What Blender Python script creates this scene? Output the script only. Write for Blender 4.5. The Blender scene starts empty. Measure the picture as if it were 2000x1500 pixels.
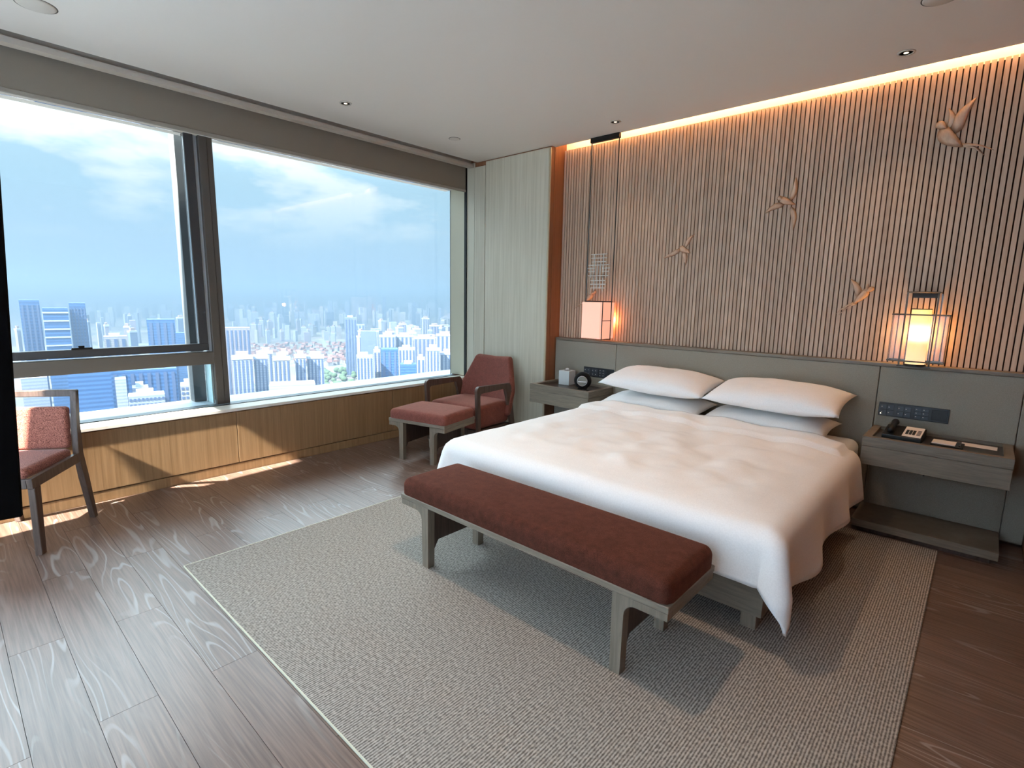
import bpy, bmesh, math, random
from mathutils import Vector, Matrix, noise
random.seed(7)
sc = bpy.context.scene
COL = sc.collection

# ------------------------------------------------------------------ camera
F_PX = 1022.86
yaw, pit, rol = (math.radians(a) for a in (-41.9961, -9.3207, 1.02189))
CAM = Vector((0, 0, 1.5))
fw = Vector((math.sin(yaw)*math.cos(pit), math.cos(yaw)*math.cos(pit), math.sin(pit)))
rt0 = Vector((math.cos(yaw), -math.sin(yaw), 0)); up0 = rt0.cross(fw)
rt = rt0*math.cos(rol) + up0*math.sin(rol); up = -rt0*math.sin(rol) + up0*math.cos(rol)
cd = bpy.data.cameras.new('camera'); cam = bpy.data.objects.new('camera', cd); COL.objects.link(cam)
cd.sensor_width = 36; cd.lens = F_PX/2000*36; cd.clip_start = .02; cd.clip_end = 30000
m3 = Matrix((rt, up, -fw)).transposed()
cam.matrix_world = Matrix.Translation(CAM) @ m3.to_4x4()
sc.camera = cam

def ray(x, y):
    return fw + rt*((x-1000)/F_PX) - up*((y-750)/F_PX)

# ------------------------------------------------------------------ world, sun, exposure
sc.view_settings.view_transform = 'Standard'; sc.view_settings.look = 'None'
sc.view_settings.exposure = 1.05; sc.view_settings.gamma = 1.0; sc.view_settings.use_curve_mapping = False
sc.cycles.use_denoising = True
sc.cycles.max_bounces = 10; sc.cycles.diffuse_bounces = 6; sc.cycles.glossy_bounces = 4
sc.cycles.transparent_max_bounces = 16; sc.cycles.volume_bounces = 0
sc.cycles.sample_clamp_indirect = 6.0
sc.cycles.caustics_reflective = False; sc.cycles.caustics_refractive = False

SKY_UP = 6.8          # gain of the upper sky, raised above the skyline level to light the room
SUN_E = 27.0
def build_world():
    w = bpy.data.worlds.new('sky'); sc.world = w; w.use_nodes = True
    n = w.node_tree.nodes; l = w.node_tree.links; n.clear()
    out = n.new('ShaderNodeOutputWorld'); bg = n.new('ShaderNodeBackground')
    tc = n.new('ShaderNodeTexCoord'); sep = n.new('ShaderNodeSeparateXYZ')
    l.new(tc.outputs['Generated'], sep.inputs[0])
    rp = n.new('ShaderNodeValToRGB'); e = rp.color_ramp.elements
    e[0].position = 0.0; e[0].color = (.48, .71, .92, 1)
    e[1].position = 1.0; e[1].color = (.70, .86, 1.0, 1)
    for p, c in ((.06, (.50, .74, .95, 1)), (.16, (.51, .79, .98, 1)), (.35, (.62, .88, 1.0, 1))):
        k = rp.color_ramp.elements.new(p); k.color = c
    l.new(sep.outputs['Z'], rp.inputs[0])
    mp = n.new('ShaderNodeMapping'); mp.inputs['Scale'].default_value = (3.4, 3.4, 9.5)
    mp.inputs['Location'].default_value = (.35, .6, .2)
    l.new(tc.outputs['Generated'], mp.inputs[0])
    nz = n.new('ShaderNodeTexNoise'); nz.inputs['Scale'].default_value = 1.6
    nz.inputs['Detail'].default_value = 6; nz.inputs['Roughness'].default_value = .55
    l.new(mp.outputs[0], nz.inputs[0])
    cr = n.new('ShaderNodeValToRGB'); cr.color_ramp.elements[0].position = .46; cr.color_ramp.elements[1].position = .60
    l.new(nz.outputs[0], cr.inputs[0])
    hm = n.new('ShaderNodeMapRange'); hm.inputs['From Min'].default_value = .07; hm.inputs['From Max'].default_value = .20
    hm.inputs['To Max'].default_value = .9
    l.new(sep.outputs['Z'], hm.inputs[0])
    mu = n.new('ShaderNodeMath'); mu.operation = 'MULTIPLY'
    l.new(cr.outputs[0], mu.inputs[0]); l.new(hm.outputs[0], mu.inputs[1])
    mx = n.new('ShaderNodeMixRGB'); mx.inputs[2].default_value = (1.05, 1.16, 1.18, 1)
    l.new(mu.outputs[0], mx.inputs[0]); l.new(rp.outputs[0], mx.inputs[1])
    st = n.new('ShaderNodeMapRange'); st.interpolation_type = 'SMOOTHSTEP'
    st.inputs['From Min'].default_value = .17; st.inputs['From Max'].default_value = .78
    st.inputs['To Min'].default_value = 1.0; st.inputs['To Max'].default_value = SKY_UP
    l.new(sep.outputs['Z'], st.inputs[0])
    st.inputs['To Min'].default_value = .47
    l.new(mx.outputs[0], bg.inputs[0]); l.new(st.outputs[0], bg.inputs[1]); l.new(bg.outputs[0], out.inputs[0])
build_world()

SUN_DIR = Vector((-.084, 1, -.88)).normalized()
sl = bpy.data.lights.new('sun', 'SUN'); sl.energy = SUN_E; sl.color = (1, .93, .82); sl.angle = math.radians(.9)
so = bpy.data.objects.new('sun', sl); COL.objects.link(so)
so.rotation_euler = SUN_DIR.to_track_quat('-Z', 'Y').to_euler(); so.location = (-4, -30, 30)

# ------------------------------------------------------------------ helpers: materials
def S(r, g, b):
    f = lambda c: (c/255/12.92) if c/255 <= .04045 else ((c/255+.055)/1.055)**2.4
    return (f(r), f(g), f(b), 1)

def new_mat(name):
    m = bpy.data.materials.new(name); m.use_nodes = True
    nt = m.node_tree; return m, nt.nodes, nt.links, nt.nodes['Principled BSDF']

def plain(name, col, rough=.5, metal=0, spec=.5, emit=None, es=0):
    m, n, l, b = new_mat(name)
    b.inputs['Base Color'].default_value = col; b.inputs['Roughness'].default_value = rough
    b.inputs['Metallic'].default_value = metal; b.inputs['Specular IOR Level'].default_value = spec
    tc = n.new('ShaderNodeTexCoord'); nz = n.new('ShaderNodeTexNoise'); nz.inputs['Scale'].default_value = 35
    l.new(tc.outputs['Object'], nz.inputs[0])
    mr = n.new('ShaderNodeMapRange'); mr.inputs['To Min'].default_value = rough*.88; mr.inputs['To Max'].default_value = min(1, rough*1.12)
    l.new(nz.outputs[0], mr.inputs[0]); l.new(mr.outputs[0], b.inputs['Roughness'])
    if emit:
        b.inputs['Emission Color'].default_value = emit; b.inputs['Emission Strength'].default_value = es
    return m

def wood(name, c1, c2, scale=(1, 1, 1), rough=.45, bump=.05, rnd=.12, detail=5, spec=.4):
    """grain: noise stretched by scale (object space); small scale = long direction"""
    m, n, l, b = new_mat(name)
    tc = n.new('ShaderNodeTexCoord'); oi = n.new('ShaderNodeObjectInfo')
    ml = n.new('ShaderNodeMath'); ml.operation = 'MULTIPLY'; ml.inputs[1].default_value = 37
    l.new(oi.outputs['Random'], ml.inputs[0])
    ad = n.new('ShaderNodeVectorMath'); ad.operation = 'ADD'
    l.new(tc.outputs['Object'], ad.inputs[0]); l.new(ml.outputs[0], ad.inputs[1])
    mp = n.new('ShaderNodeMapping'); mp.inputs['Scale'].default_value = scale; l.new(ad.outputs[0], mp.inputs[0])
    nz = n.new('ShaderNodeTexNoise'); nz.inputs['Scale'].default_value = 1; nz.inputs['Detail'].default_value = detail
    nz.inputs['Roughness'].default_value = .65; nz.inputs['Distortion'].default_value = .25
    l.new(mp.outputs[0], nz.inputs[0])
    cr = n.new('ShaderNodeValToRGB'); cr.color_ramp.elements[0].position = .32; cr.color_ramp.elements[1].position = .68
    cr.color_ramp.elements[0].color = c1; cr.color_ramp.elements[1].color = c2
    l.new(nz.outputs[0], cr.inputs[0])
    hv = n.new('ShaderNodeHueSaturation')
    mr = n.new('ShaderNodeMapRange'); mr.inputs['To Min'].default_value = 1-rnd; mr.inputs['To Max'].default_value = 1+rnd
    l.new(oi.outputs['Random'], mr.inputs[0]); l.new(mr.outputs[0], hv.inputs['Value'])
    l.new(cr.outputs[0], hv.inputs['Color']); l.new(hv.outputs[0], b.inputs['Base Color'])
    b.inputs['Roughness'].default_value = rough; b.inputs['Specular IOR Level'].default_value = spec
    bp = n.new('ShaderNodeBump'); bp.inputs['Strength'].default_value = bump; bp.inputs['Distance'].default_value = .01
    l.new(nz.outputs[0], bp.inputs['Height']); l.new(bp.outputs[0], b.inputs['Normal'])
    return m

def fabric(name, c1, c2, scale=260, rough=.95, sheen=.3, bump=.25, stretch=(1, 1, 1), tint=None, mottle=0.0):
    m, n, l, b = new_mat(name)
    tc = n.new('ShaderNodeTexCoord'); mp = n.new('ShaderNodeMapping'); mp.inputs['Scale'].default_value = stretch
    l.new(tc.outputs['Object'], mp.inputs[0])
    nz = n.new('ShaderNodeTexNoise'); nz.inputs['Scale'].default_value = scale; nz.inputs['Detail'].default_value = 3
    l.new(mp.outputs[0], nz.inputs[0])
    cr = n.new('ShaderNodeValToRGB'); cr.color_ramp.elements[0].position = .35; cr.color_ramp.elements[1].position = .65
    cr.color_ramp.elements[0].color = c1; cr.color_ramp.elements[1].color = c2
    n2 = n.new('ShaderNodeTexNoise'); n2.inputs['Scale'].default_value = 28; n2.inputs['Detail'].default_value = 4; l.new(mp.outputs[0], n2.inputs[0])
    ms = n.new('ShaderNodeMapRange'); ms.inputs['From Min'].default_value = .3; ms.inputs['From Max'].default_value = .7
    ms.inputs['To Min'].default_value = 1-mottle; ms.inputs['To Max'].default_value = 1+mottle; l.new(n2.outputs[0], ms.inputs[0])
    hv = n.new('ShaderNodeHueSaturation'); l.new(ms.outputs[0], hv.inputs['Value']); l.new(cr.outputs[0], hv.inputs['Color'])
    l.new(nz.outputs[0], cr.inputs[0]); l.new(hv.outputs[0], b.inputs['Base Color'])
    b.inputs['Roughness'].default_value = rough; b.inputs['Specular IOR Level'].default_value = .2
    b.inputs['Sheen Weight'].default_value = sheen; b.inputs['Sheen Roughness'].default_value = .4
    if tint: b.inputs['Sheen Tint'].default_value = tint
    bp = n.new('ShaderNodeBump'); bp.inputs['Strength'].default_value = bump; bp.inputs['Distance'].default_value = .003
    l.new(nz.outputs[0], bp.inputs['Height']); l.new(bp.outputs[0], b.inputs['Normal'])
    return m

def glass_mat(name, tint=(1, 1, 1, 1), refl=.06, rough=0):
    m = bpy.data.materials.new(name); m.use_nodes = True; n = m.node_tree.nodes; l = m.node_tree.links; n.clear()
    o = n.new('ShaderNodeOutputMaterial'); t = n.new('ShaderNodeBsdfTransparent'); t.inputs[0].default_value = tint
    g = n.new('ShaderNodeBsdfGlossy'); g.inputs['Roughness'].default_value = rough
    fr = n.new('ShaderNodeFresnel'); fr.inputs[0].default_value = 1.35
    mx = n.new('ShaderNodeMixShader'); l.new(fr.outputs[0], mx.inputs[0])
    l.new(t.outputs[0], mx.inputs[1]); l.new(g.outputs[0], mx.inputs[2]); l.new(mx.outputs[0], o.inputs[0])
    return m

def floor_wood():
    m, n, l, b = new_mat('floor_oak')
    tc = n.new('ShaderNodeTexCoord'); oi = n.new('ShaderNodeObjectInfo')
    ml = n.new('ShaderNodeMath'); ml.operation = 'MULTIPLY'; ml.inputs[1].default_value = 53
    l.new(oi.outputs['Random'], ml.inputs[0])
    ad = n.new('ShaderNodeVectorMath'); ad.operation = 'ADD'
    l.new(tc.outputs['Object'], ad.inputs[0]); l.new(ml.outputs[0], ad.inputs[1])
    m1 = n.new('ShaderNodeMapping'); m1.inputs['Scale'].default_value = (.62, 5.5, 1); l.new(ad.outputs[0], m1.inputs[0])
    n1 = n.new('ShaderNodeTexNoise'); n1.inputs['Scale'].default_value = 1; n1.inputs['Detail'].default_value = 1.6
    n1.inputs['Roughness'].default_value = .45
    l.new(m1.outputs[0], n1.inputs[0])
    mm = n.new('ShaderNodeMath'); mm.operation = 'MULTIPLY'; mm.inputs[1].default_value = 105; l.new(n1.outputs[0], mm.inputs[0])
    sn = n.new('ShaderNodeMath'); sn.operation = 'SINE'; l.new(mm.outputs[0], sn.inputs[0])
    vr = n.new('ShaderNodeMapRange'); vr.inputs['From Min'].default_value = .72; vr.inputs['From Max'].default_value = .98
    l.new(sn.outputs[0], vr.inputs[0])
    m2 = n.new('ShaderNodeMapping'); m2.inputs['Scale'].default_value = (.5, 4, 1); l.new(ad.outputs[0], m2.inputs[0])
    n2 = n.new('ShaderNodeTexNoise'); n2.inputs['Scale'].default_value = 1.3; n2.inputs['Detail'].default_value = 3; l.new(m2.outputs[0], n2.inputs[0])
    mk = n.new('ShaderNodeMapRange'); mk.inputs['From Min'].default_value = .42; mk.inputs['From Max'].default_value = .62; l.new(n2.outputs[0], mk.inputs[0])
    vm = n.new('ShaderNodeMath'); vm.operation = 'MULTIPLY'; l.new(vr.outputs[0], vm.inputs[0]); l.new(mk.outputs[0], vm.inputs[1])
    v2 = n.new('ShaderNodeMath'); v2.operation = 'MULTIPLY'; v2.inputs[1].default_value = .5; l.new(vm.outputs[0], v2.inputs[0])
    m3_ = n.new('ShaderNodeMapping'); m3_.inputs['Scale'].default_value = (3, 90, 1); l.new(ad.outputs[0], m3_.inputs[0])
    n3 = n.new('ShaderNodeTexNoise'); n3.inputs['Scale'].default_value = 1.2; n3.inputs['Detail'].default_value = 4; l.new(m3_.outputs[0], n3.inputs[0])
    cr = n.new('ShaderNodeValToRGB'); cr.color_ramp.elements[0].position = .3; cr.color_ramp.elements[1].position = .72
    cr.color_ramp.elements[0].color = S(92, 71, 60); cr.color_ramp.elements[1].color = S(126, 102, 90)
    l.new(n3.outputs[0], cr.inputs[0])
    mx = n.new('ShaderNodeMixRGB'); mx.inputs[2].default_value = S(172, 168, 164)
    l.new(v2.outputs[0], mx.inputs[0]); l.new(cr.outputs[0], mx.inputs[1])
    hv = n.new('ShaderNodeHueSaturation'); mr = n.new('ShaderNodeMapRange'); mr.inputs['To Min'].default_value = .9; mr.inputs['To Max'].default_value = 1.1
    l.new(oi.outputs['Random'], mr.inputs[0]); l.new(mr.outputs[0], hv.inputs['Value']); l.new(mx.outputs[0], hv.inputs['Color'])
    l.new(hv.outputs[0], b.inputs['Base Color'])
    b.inputs['Roughness'].default_value = .34; b.inputs['Specular IOR Level'].default_value = .55
    bp = n.new('ShaderNodeBump'); bp.inputs['Strength'].default_value = .12; bp.inputs['Distance'].default_value = .004
    l.new(n3.outputs[0], bp.inputs['Height']); l.new(bp.outputs[0], b.inputs['Normal'])
    return m

def rug_mat():
    m, n, l, b = new_mat('woven_rug')
    tc = n.new('ShaderNodeTexCoord'); sp = n.new('ShaderNodeSeparateXYZ'); l.new(tc.outputs['Object'], sp.inputs[0])
    a = n.new('ShaderNodeMath'); a.operation = 'MULTIPLY'; a.inputs[1].default_value = 2*math.pi/.0105; l.new(sp.outputs['X'], a.inputs[0])
    s1 = n.new('ShaderNodeMath'); s1.operation = 'SINE'; l.new(a.outputs[0], s1.inputs[0])
    mp = n.new('ShaderNodeMapping'); mp.inputs['Scale'].default_value = (95, 70, 1); l.new(tc.outputs['Object'], mp.inputs[0])
    nz = n.new('ShaderNodeTexNoise'); nz.inputs['Scale'].default_value = 1; nz.inputs['Detail'].default_value = 2; l.new(mp.outputs[0], nz.inputs[0])
    mr = n.new('ShaderNodeMapRange'); mr.inputs['From Min'].default_value = -1; mr.inputs['To Min'].default_value = -.22; mr.inputs['To Max'].default_value = .22
    l.new(s1.outputs[0], mr.inputs[0])
    ad = n.new('ShaderNodeMath'); ad.operation = 'ADD'; l.new(mr.outputs[0], ad.inputs[0]); l.new(nz.outputs[0], ad.inputs[1])
    cr = n.new('ShaderNodeValToRGB'); cr.color_ramp.elements[0].position = .25; cr.color_ramp.elements[1].position = .75
    cr.color_ramp.elements[0].color = S(104, 98, 92); cr.color_ramp.elements[1].color = S(188, 180, 170)
    l.new(ad.outputs[0], cr.inputs[0]); l.new(cr.outputs[0], b.inputs['Base Color'])
    b.inputs['Roughness'].default_value = .95; b.inputs['Specular IOR Level'].default_value = .15
    bp = n.new('ShaderNodeBump'); bp.inputs['Strength'].default_value = .35; bp.inputs['Distance'].default_value = .004
    l.new(ad.outputs[0], bp.inputs['Height']); l.new(bp.outputs[0], b.inputs['Normal'])
    return m

M = dict(
    ceiling=plain('ceiling_paint', S(222, 214, 204), .85, spec=.15),
    white=plain('white_paint', S(226, 222, 214), .5, spec=.4),
    wallpaint=plain('wall_paint', S(176, 166, 150), .8, spec=.2),
    slat=wood('slat_oak', S(176, 150, 128), S(204, 178, 154), (28, 28, 1.1), .5, .04, .10),
    slatback=plain('slat_back', S(62, 40, 28), .8),
    panel=wood('panel_veneer', S(190, 181, 160), S(210, 202, 183), (34, 34, 1.0), .45, .05, .04),
    oak=wood('oak_panel', S(132, 102, 70), S(158, 125, 90), (1, 42, 1.1), .45, .05, .05),
    reveal=wood('reveal_wood', S(128, 82, 56), S(150, 100, 70), (30, 30, 1.0), .5, .04, .04),
    taupe=wood('taupe_wood', S(112, 102, 89), S(136, 125, 110), (6, 6, 70), .42, .05, .06),
    taupe_v=wood('taupe_wood_upright', S(110, 100, 87), S(136, 124, 109), (60, 60, 4), .42, .05, .06),
    walnut=wood('dark_walnut', S(58, 46, 40), S(84, 68, 60), (60, 60, 4), .4, .05, .06),
    chairwood=wood('chair_walnut', S(72, 57, 50), S(102, 84, 75), (60, 60, 4), .38, .05, .06),
    walnut_l=wood('brushed_walnut', S(104, 90, 82), S(136, 120, 110), (60, 60, 4), .38, .05, .06),
    tray=plain('dark_tray', S(52, 44, 38), .3, spec=.5),
    hb=fabric('headboard_linen', S(136, 130, 118), S(166, 159, 145), 420, .9, .15, .2, (1, 1, 2)),
    metal=plain('bronze_metal', S(70, 60, 52), .35, .8),
    black=plain('black_metal', S(20, 18, 18), .4, .3),
    blackp=plain('black_plastic', S(14, 14, 15), .45),
    tvblack=plain('television_black', S(3, 3, 4), .7, spec=.08),
    alu=plain('window_frame_metal', S(88, 82, 76), .5, .2),
    alu2=plain('sash_metal', S(66, 66, 68), .45, .3),
    lattice=plain('pale_lattice', S(196, 196, 188), .4),
    extfin=plain('outer_fin_metal', S(74, 80, 84), .5),
    sillw=plain('sill_stone', S(232, 228, 218), .35),
    outsill=plain('outer_sill_metal', S(112, 126, 134), .5),
    shade=fabric('shade_cloth', S(128, 116, 102), S(146, 134, 120), 700, .95, 0, .08),
    linen=fabric('white_bed_linen', S(240, 239, 238), S(247, 246, 245), 180, .9, .25, .03),
    cush=fabric('rust_brown_velvet', S(66, 34, 26), S(92, 50, 38), 330, .95, .35, .3, tint=S(190, 120, 95), mottle=.22),
    dusty=fabric('dusty_red_fabric', S(106, 58, 50), S(148, 90, 79), 300, .95, .4, .3, tint=S(220, 170, 150), mottle=.10),
    chairf=fabric('speckled_red_fabric', S(96, 52, 46), S(186, 120, 102), 230, .95, .3, .3),
    floor=floor_wood(), rug=rug_mat(),
    binding=plain('pale_binding', S(214, 212, 190), .7),
    glass=glass_mat('window_glass', (.97, .985, .99, 1)),
    acryl=glass_mat('lamp_glass', (.96, .93, .92, 1)),
    paper=plain('white_paper', S(236, 226, 218), .7),
    tissue=plain('pale_box', S(206, 208, 206), .55),
    silver=plain('silver_trim', S(190, 190, 190), .25, .9),
    keypad=plain('grey_button', S(52, 58, 66), .4),
    bird=wood('carved_wood', S(182, 152, 128), S(212, 184, 160), (20, 20, 6), .5, .05, .05),
)

# ------------------------------------------------------------------ helpers: meshes and objects
def link(o, parent=None):
    COL.objects.link(o)
    if parent is not None: o.parent = parent
    return o

def obj(name, bm, mat, parent=None, smooth=False):
    me = bpy.data.meshes.new(name)
    bmesh.ops.recalc_face_normals(bm, faces=bm.faces)
    if smooth:
        for f in bm.faces: f.smooth = True
    bm.to_mesh(me); bm.free()
    me.materials.append(mat if not isinstance(mat, str) else M[mat])
    return link(bpy.data.objects.new(name, me), parent)

def thing(name, label, cat, loc=(0, 0, 0), rz=0, group=None):
    o = bpy.data.objects.new(name, None); o.empty_display_size = .1; link(o)
    o.location = loc; o.rotation_euler = (0, 0, rz)
    return tag(o, label, cat, group)

def tag(o, label, cat, group=None, kind=None):
    o['label'] = label; o['category'] = cat
    if group: o['group'] = group
    if kind: o['kind'] = kind
    return o

def struct(o, label=None, cat=None):
    o['kind'] = 'structure'
    if label: o['label'] = label
    if cat: o['category'] = cat
    return o

def box(x0, x1, y0, y1, z0, z1, bev=0, seg=2):
    bm = bmesh.new(); add_box(bm, x0, x1, y0, y1, z0, z1)
    if bev: bmesh.ops.bevel(bm, geom=bm.edges[:], offset=bev, segments=seg, affect='EDGES', profile=.5)
    return bm

def add_box(bm, x0, x1, y0, y1, z0, z1):
    v = [bm.verts.new(p) for p in ((x0, y0, z0), (x1, y0, z0), (x1, y1, z0), (x0, y1, z0), (x0, y0, z1), (x1, y0, z1), (x1, y1, z1), (x0, y1, z1))]
    for f in ((0, 3, 2, 1), (4, 5, 6, 7), (0, 1, 5, 4), (1, 2, 6, 5), (2, 3, 7, 6), (3, 0, 4, 7)):
        bm.faces.new([v[i] for i in f])

def prism(pts, a, b, axis='y', bev=0):
    """polygon pts (2D) extruded from a to b along the axis"""
    bm = bmesh.new()
    def P(p, t): return {'x': (t, p[0], p[1]), 'y': (p[0], t, p[1]), 'z': (p[0], p[1], t)}[axis]
    A = [bm.verts.new(P(p, a)) for p in pts]; B = [bm.verts.new(P(p, b)) for p in pts]
    bm.faces.new(A); bm.faces.new(B[::-1])
    n = len(pts)
    for i in range(n): bm.faces.new((A[i], B[i], B[(i+1) % n], A[(i+1) % n]))
    if bev:
        bmesh.ops.bevel(bm, geom=bm.edges[:], offset=bev, segments=2, affect='EDGES', profile=.5)
    return bm

def lathe(prof, seg=24, axis='z'):
    bm = bmesh.new(); rings = []
    for r, h in prof:
        ring = []
        for k in range(seg):
            a = 2*math.pi*k/seg; p = (r*math.cos(a), r*math.sin(a), h)
            if axis == 'y': p = (p[0], p[2], p[1])
            ring.append(bm.verts.new(p))
        rings.append(ring)
    for A, B in zip(rings, rings[1:]):
        for k in range(seg): bm.faces.new((A[k], A[(k+1) % seg], B[(k+1) % seg], B[k]))
    if prof[0][0] > 1e-6: bm.faces.new(rings[0])
    if prof[-1][0] > 1e-6: bm.faces.new(rings[-1])
    bmesh.ops.remove_doubles(bm, verts=bm.verts, dist=1e-6)
    return bm

def tube(pts, r, seg=8):
    bm = bmesh.new(); add_tube(bm, pts, r, seg); return bm

def add_tube(bm, pts, r, seg=8):
    pts = [Vector(p) for p in pts]; rings = []
    rr = r if isinstance(r, (list, tuple)) else [r]*len(pts)
    for i, p in enumerate(pts):
        d = (pts[min(i+1, len(pts)-1)] - pts[max(i-1, 0)]).normalized()
        a = d.orthogonal().normalized() if abs(d.z) > .9 else d.cross(Vector((0, 0, 1))).normalized()
        c = d.cross(a)
        rings.append([bm.verts.new(p + (a*math.cos(t) + c*math.sin(t))*rr[i]) for t in (2*math.pi*k/seg for k in range(seg))])
    for A, B in zip(rings, rings[1:]):
        for k in range(seg): bm.faces.new((A[k], A[(k+1) % seg], B[(k+1) % seg], B[k]))
    bm.faces.new(rings[0]); bm.faces.new(rings[-1][::-1])

def rounded(sx, sy, sz, r, n=(8, 8, 2), k=3, f=None):
    """rounded box centred at origin with gridded faces, so f(p, nrm) can shape it"""
    h = (sx/2, sy/2, sz/2)
    def axis(hh, m):
        r_ = min(r, hh*.999); edge = [r_*math.tan(math.radians(45*i/k)) for i in range(k+1)]
        a = [-hh + (r_ - e) for e in edge[::-1]]
        c = [(-hh+r_) + (2*hh-2*r_)*i/m for i in range(1, m)]
        return a + c + [-v for v in a[::-1]]
    ax = [axis(h[i], n[i]) for i in range(3)]
    bm = bmesh.new()
    for d in range(3):
        u, v = [(1, 2), (0, 2), (0, 1)][d]
        for s in (-1, 1):
            g = []
            for a in ax[u]:
                row = []
                for b in ax[v]:
                    p = [0, 0, 0]; p[d] = s*h[d]; p[u] = a; p[v] = b
                    q = [max(-(h[i]-min(r, h[i]*.999)), min(h[i]-min(r, h[i]*.999), p[i])) for i in range(3)]
                    dv = Vector(p)-Vector(q); nrm = dv.normalized()
                    co = Vector([q[i] + nrm[i]*min(r, h[i]*.999) for i in range(3)])
                    if f: co = f(co, nrm)
                    row.append(bm.verts.new(co))
                g.append(row)
            for i in range(len(g)-1):
                for j in range(len(g[0])-1):
                    bm.faces.new((g[i][j], g[i+1][j], g[i+1][j+1], g[i][j+1]))
    bmesh.ops.remove_doubles(bm, verts=bm.verts, dist=1e-5)
    return bm

def shift(bm, v, rot=None):
    if rot is not None: bmesh.ops.transform(bm, matrix=rot.to_4x4(), verts=bm.verts)
    bmesh.ops.translate(bm, vec=Vector(v), verts=bm.verts); return bm

def puff(amt, hx, hy, top=0, square=0):
    def f(co, n):
        if square and n.z < -1e-4:          # square lower edge, sitting flush on its frame
            h_ = math.hypot(n.x, n.y)
            if h_ > 1e-4:
                q = co - n*square; co = Vector((q.x+n.x/h_*square, q.y+n.y/h_*square, co.z))
        if co.z > top:
            w = max(0, 1-(co.x/hx)**2)*max(0, 1-(co.y/hy)**2)
            co = co + Vector((0, 0, amt*w**.6 if w > 0 else 0))
        return co
    return f

# ------------------------------------------------------------------ room shell
W = -4.58        # inner face of the window wall
P = 4.30         # side panel at the end of the window
S_ = 4.53        # face of the slats
HB = 4.46        # face of the headboard
CE = 2.99        # ceiling
R_ = .33         # right wall
L_ = -.78        # wall behind the television
GL = -4.90       # glass plane

fl = struct(obj('floor', box(-5.0, R_+.2, L_-.2, 4.75, -.2, -.014), plain('subfloor', S(60, 46, 40), .9)), 'dark wooden plank floor with pale grain', 'floor')
PW = .1795
row = 0; y = .068 - 5*PW
pm = {}
while y < 4.6:
    offs = {0: -2.83, 1: -2.149, 2: -2.80, 3: -2.138}[(row-5) % 4]
    x = offs - 1.34*3
    while x < R_:
        a, b = max(x, -4.575), min(x+1.34, R_)
        if b-a > .02:
            key = round(b-a, 3)
            if key not in pm:
                bm = box(0, b-a-.0016, 0, PW-.0016, -.0139, 0)
                me = bpy.data.meshes.new('plank'); bmesh.ops.recalc_face_normals(bm, faces=bm.faces); bm.to_mesh(me); bm.free(); me.materials.append(M['floor']); pm[key] = me
            o = link(bpy.data.objects.new('plank', pm[key]), fl); o.location = (a, y, 0)
        x += 1.34
    y += PW; row += 1

# ceiling with the cove slot in front of the slats and the blind slot at the window
struct(obj('ceiling', box(-4.46, R_+.15, L_-.15, 4.372, CE, CE+.09), 'ceiling'), 'plain off-white ceiling', 'ceiling')
bm = bmesh.new(); add_box(bm, -5.0, R_+.15, L_-.15, 4.75, 3.24, 3.32); add_box(bm, -5.0, -4.60, L_-.15, P, 3.02, 3.24)
struct(obj('ceiling_slab', bm, 'ceiling'), 'upper slab closing the ceiling recesses', 'ceiling')
bm = bmesh.new(); add_box(bm, -4.583, -4.506, L_, P-.002, 2.94, 2.975); add_box(bm, -4.583, -4.545, L_, P-.002, 2.975, 3.10)
struct(obj('trim_1', bm, plain('pelmet_paint', S(190, 178, 164), .7)), 'pale blind pelmet along the window head', 'trim')

# slat wall
wh = struct(obj('wall_head', box(-3.42, R_+.1, 4.552, 4.72, 0, 3.24), plain('cove_paint', S(236, 226, 206), .8)), 'wooden slat wall behind the bed', 'wall')
obj('slat_backing', box(-3.405, R_, 4.540, 4.5515, 1.09, 2.975), 'slatback', wh)
pitch = .0316; k = 0; sm = None
x = -3.402
while x < R_:
    if sm is None:
        bm = box(0, .0238, -.019, 0, 0, 1.8835); sm = bpy.data.meshes.new('slat'); bmesh.ops.recalc_face_normals(bm, faces=bm.faces); bm.to_mesh(sm); bm.free(); sm.materials.append(M['slat'])
    o = link(bpy.data.objects.new('slat', sm), wh); o.location = (x, 4.5395, 1.1005)
    x += pitch
struct(obj('wall_right', box(R_, R_+.12, L_-.15, 4.72, 0, 3.24), 'reveal'), 'brown wall at the right edge of the room', 'wall')
# wall behind the television: narrow sun opening, plus wide panes added for fill
bm = bmesh.new()
add_box(bm, -.15, R_+.15, L_-.15, L_, 0, 3.24); add_box(bm, -5.0, -.15, L_-.15, L_, 0, .12); add_box(bm, -5.0, -.15, L_-.15, L_, 2.68, 3.24); add_box(bm, -5.0, -4.60, L_-.15, L_, .12, 2.68)
struct(obj('wall_left', bm, 'wallpaint'), 'wall beside the camera with a second window widened for fill light', 'wall')
w2 = struct(thing('window_2', 'second window beside the camera, widened with an added sheer fill blind', 'window', (0, 0, 0)))
obj('pane', box(-4.60, -4.236, L_-.085, L_-.075, .12, 2.68), 'glass', w2)
for a, b in ((-4.222, -2.95), (-2.90, -1.55), (-1.50, -.15)):  # wide panes added to let the sun reach the fill blind
    obj('pane', box(a, b, L_-.085, L_-.075, .12, 2.68), 'glass', w2)
    obj('mullion', box(a-.045 if a > -4.1 else a-.012, a-.001, L_-.12, L_-.05, .12, 2.68), 'alu', w2)
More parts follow.
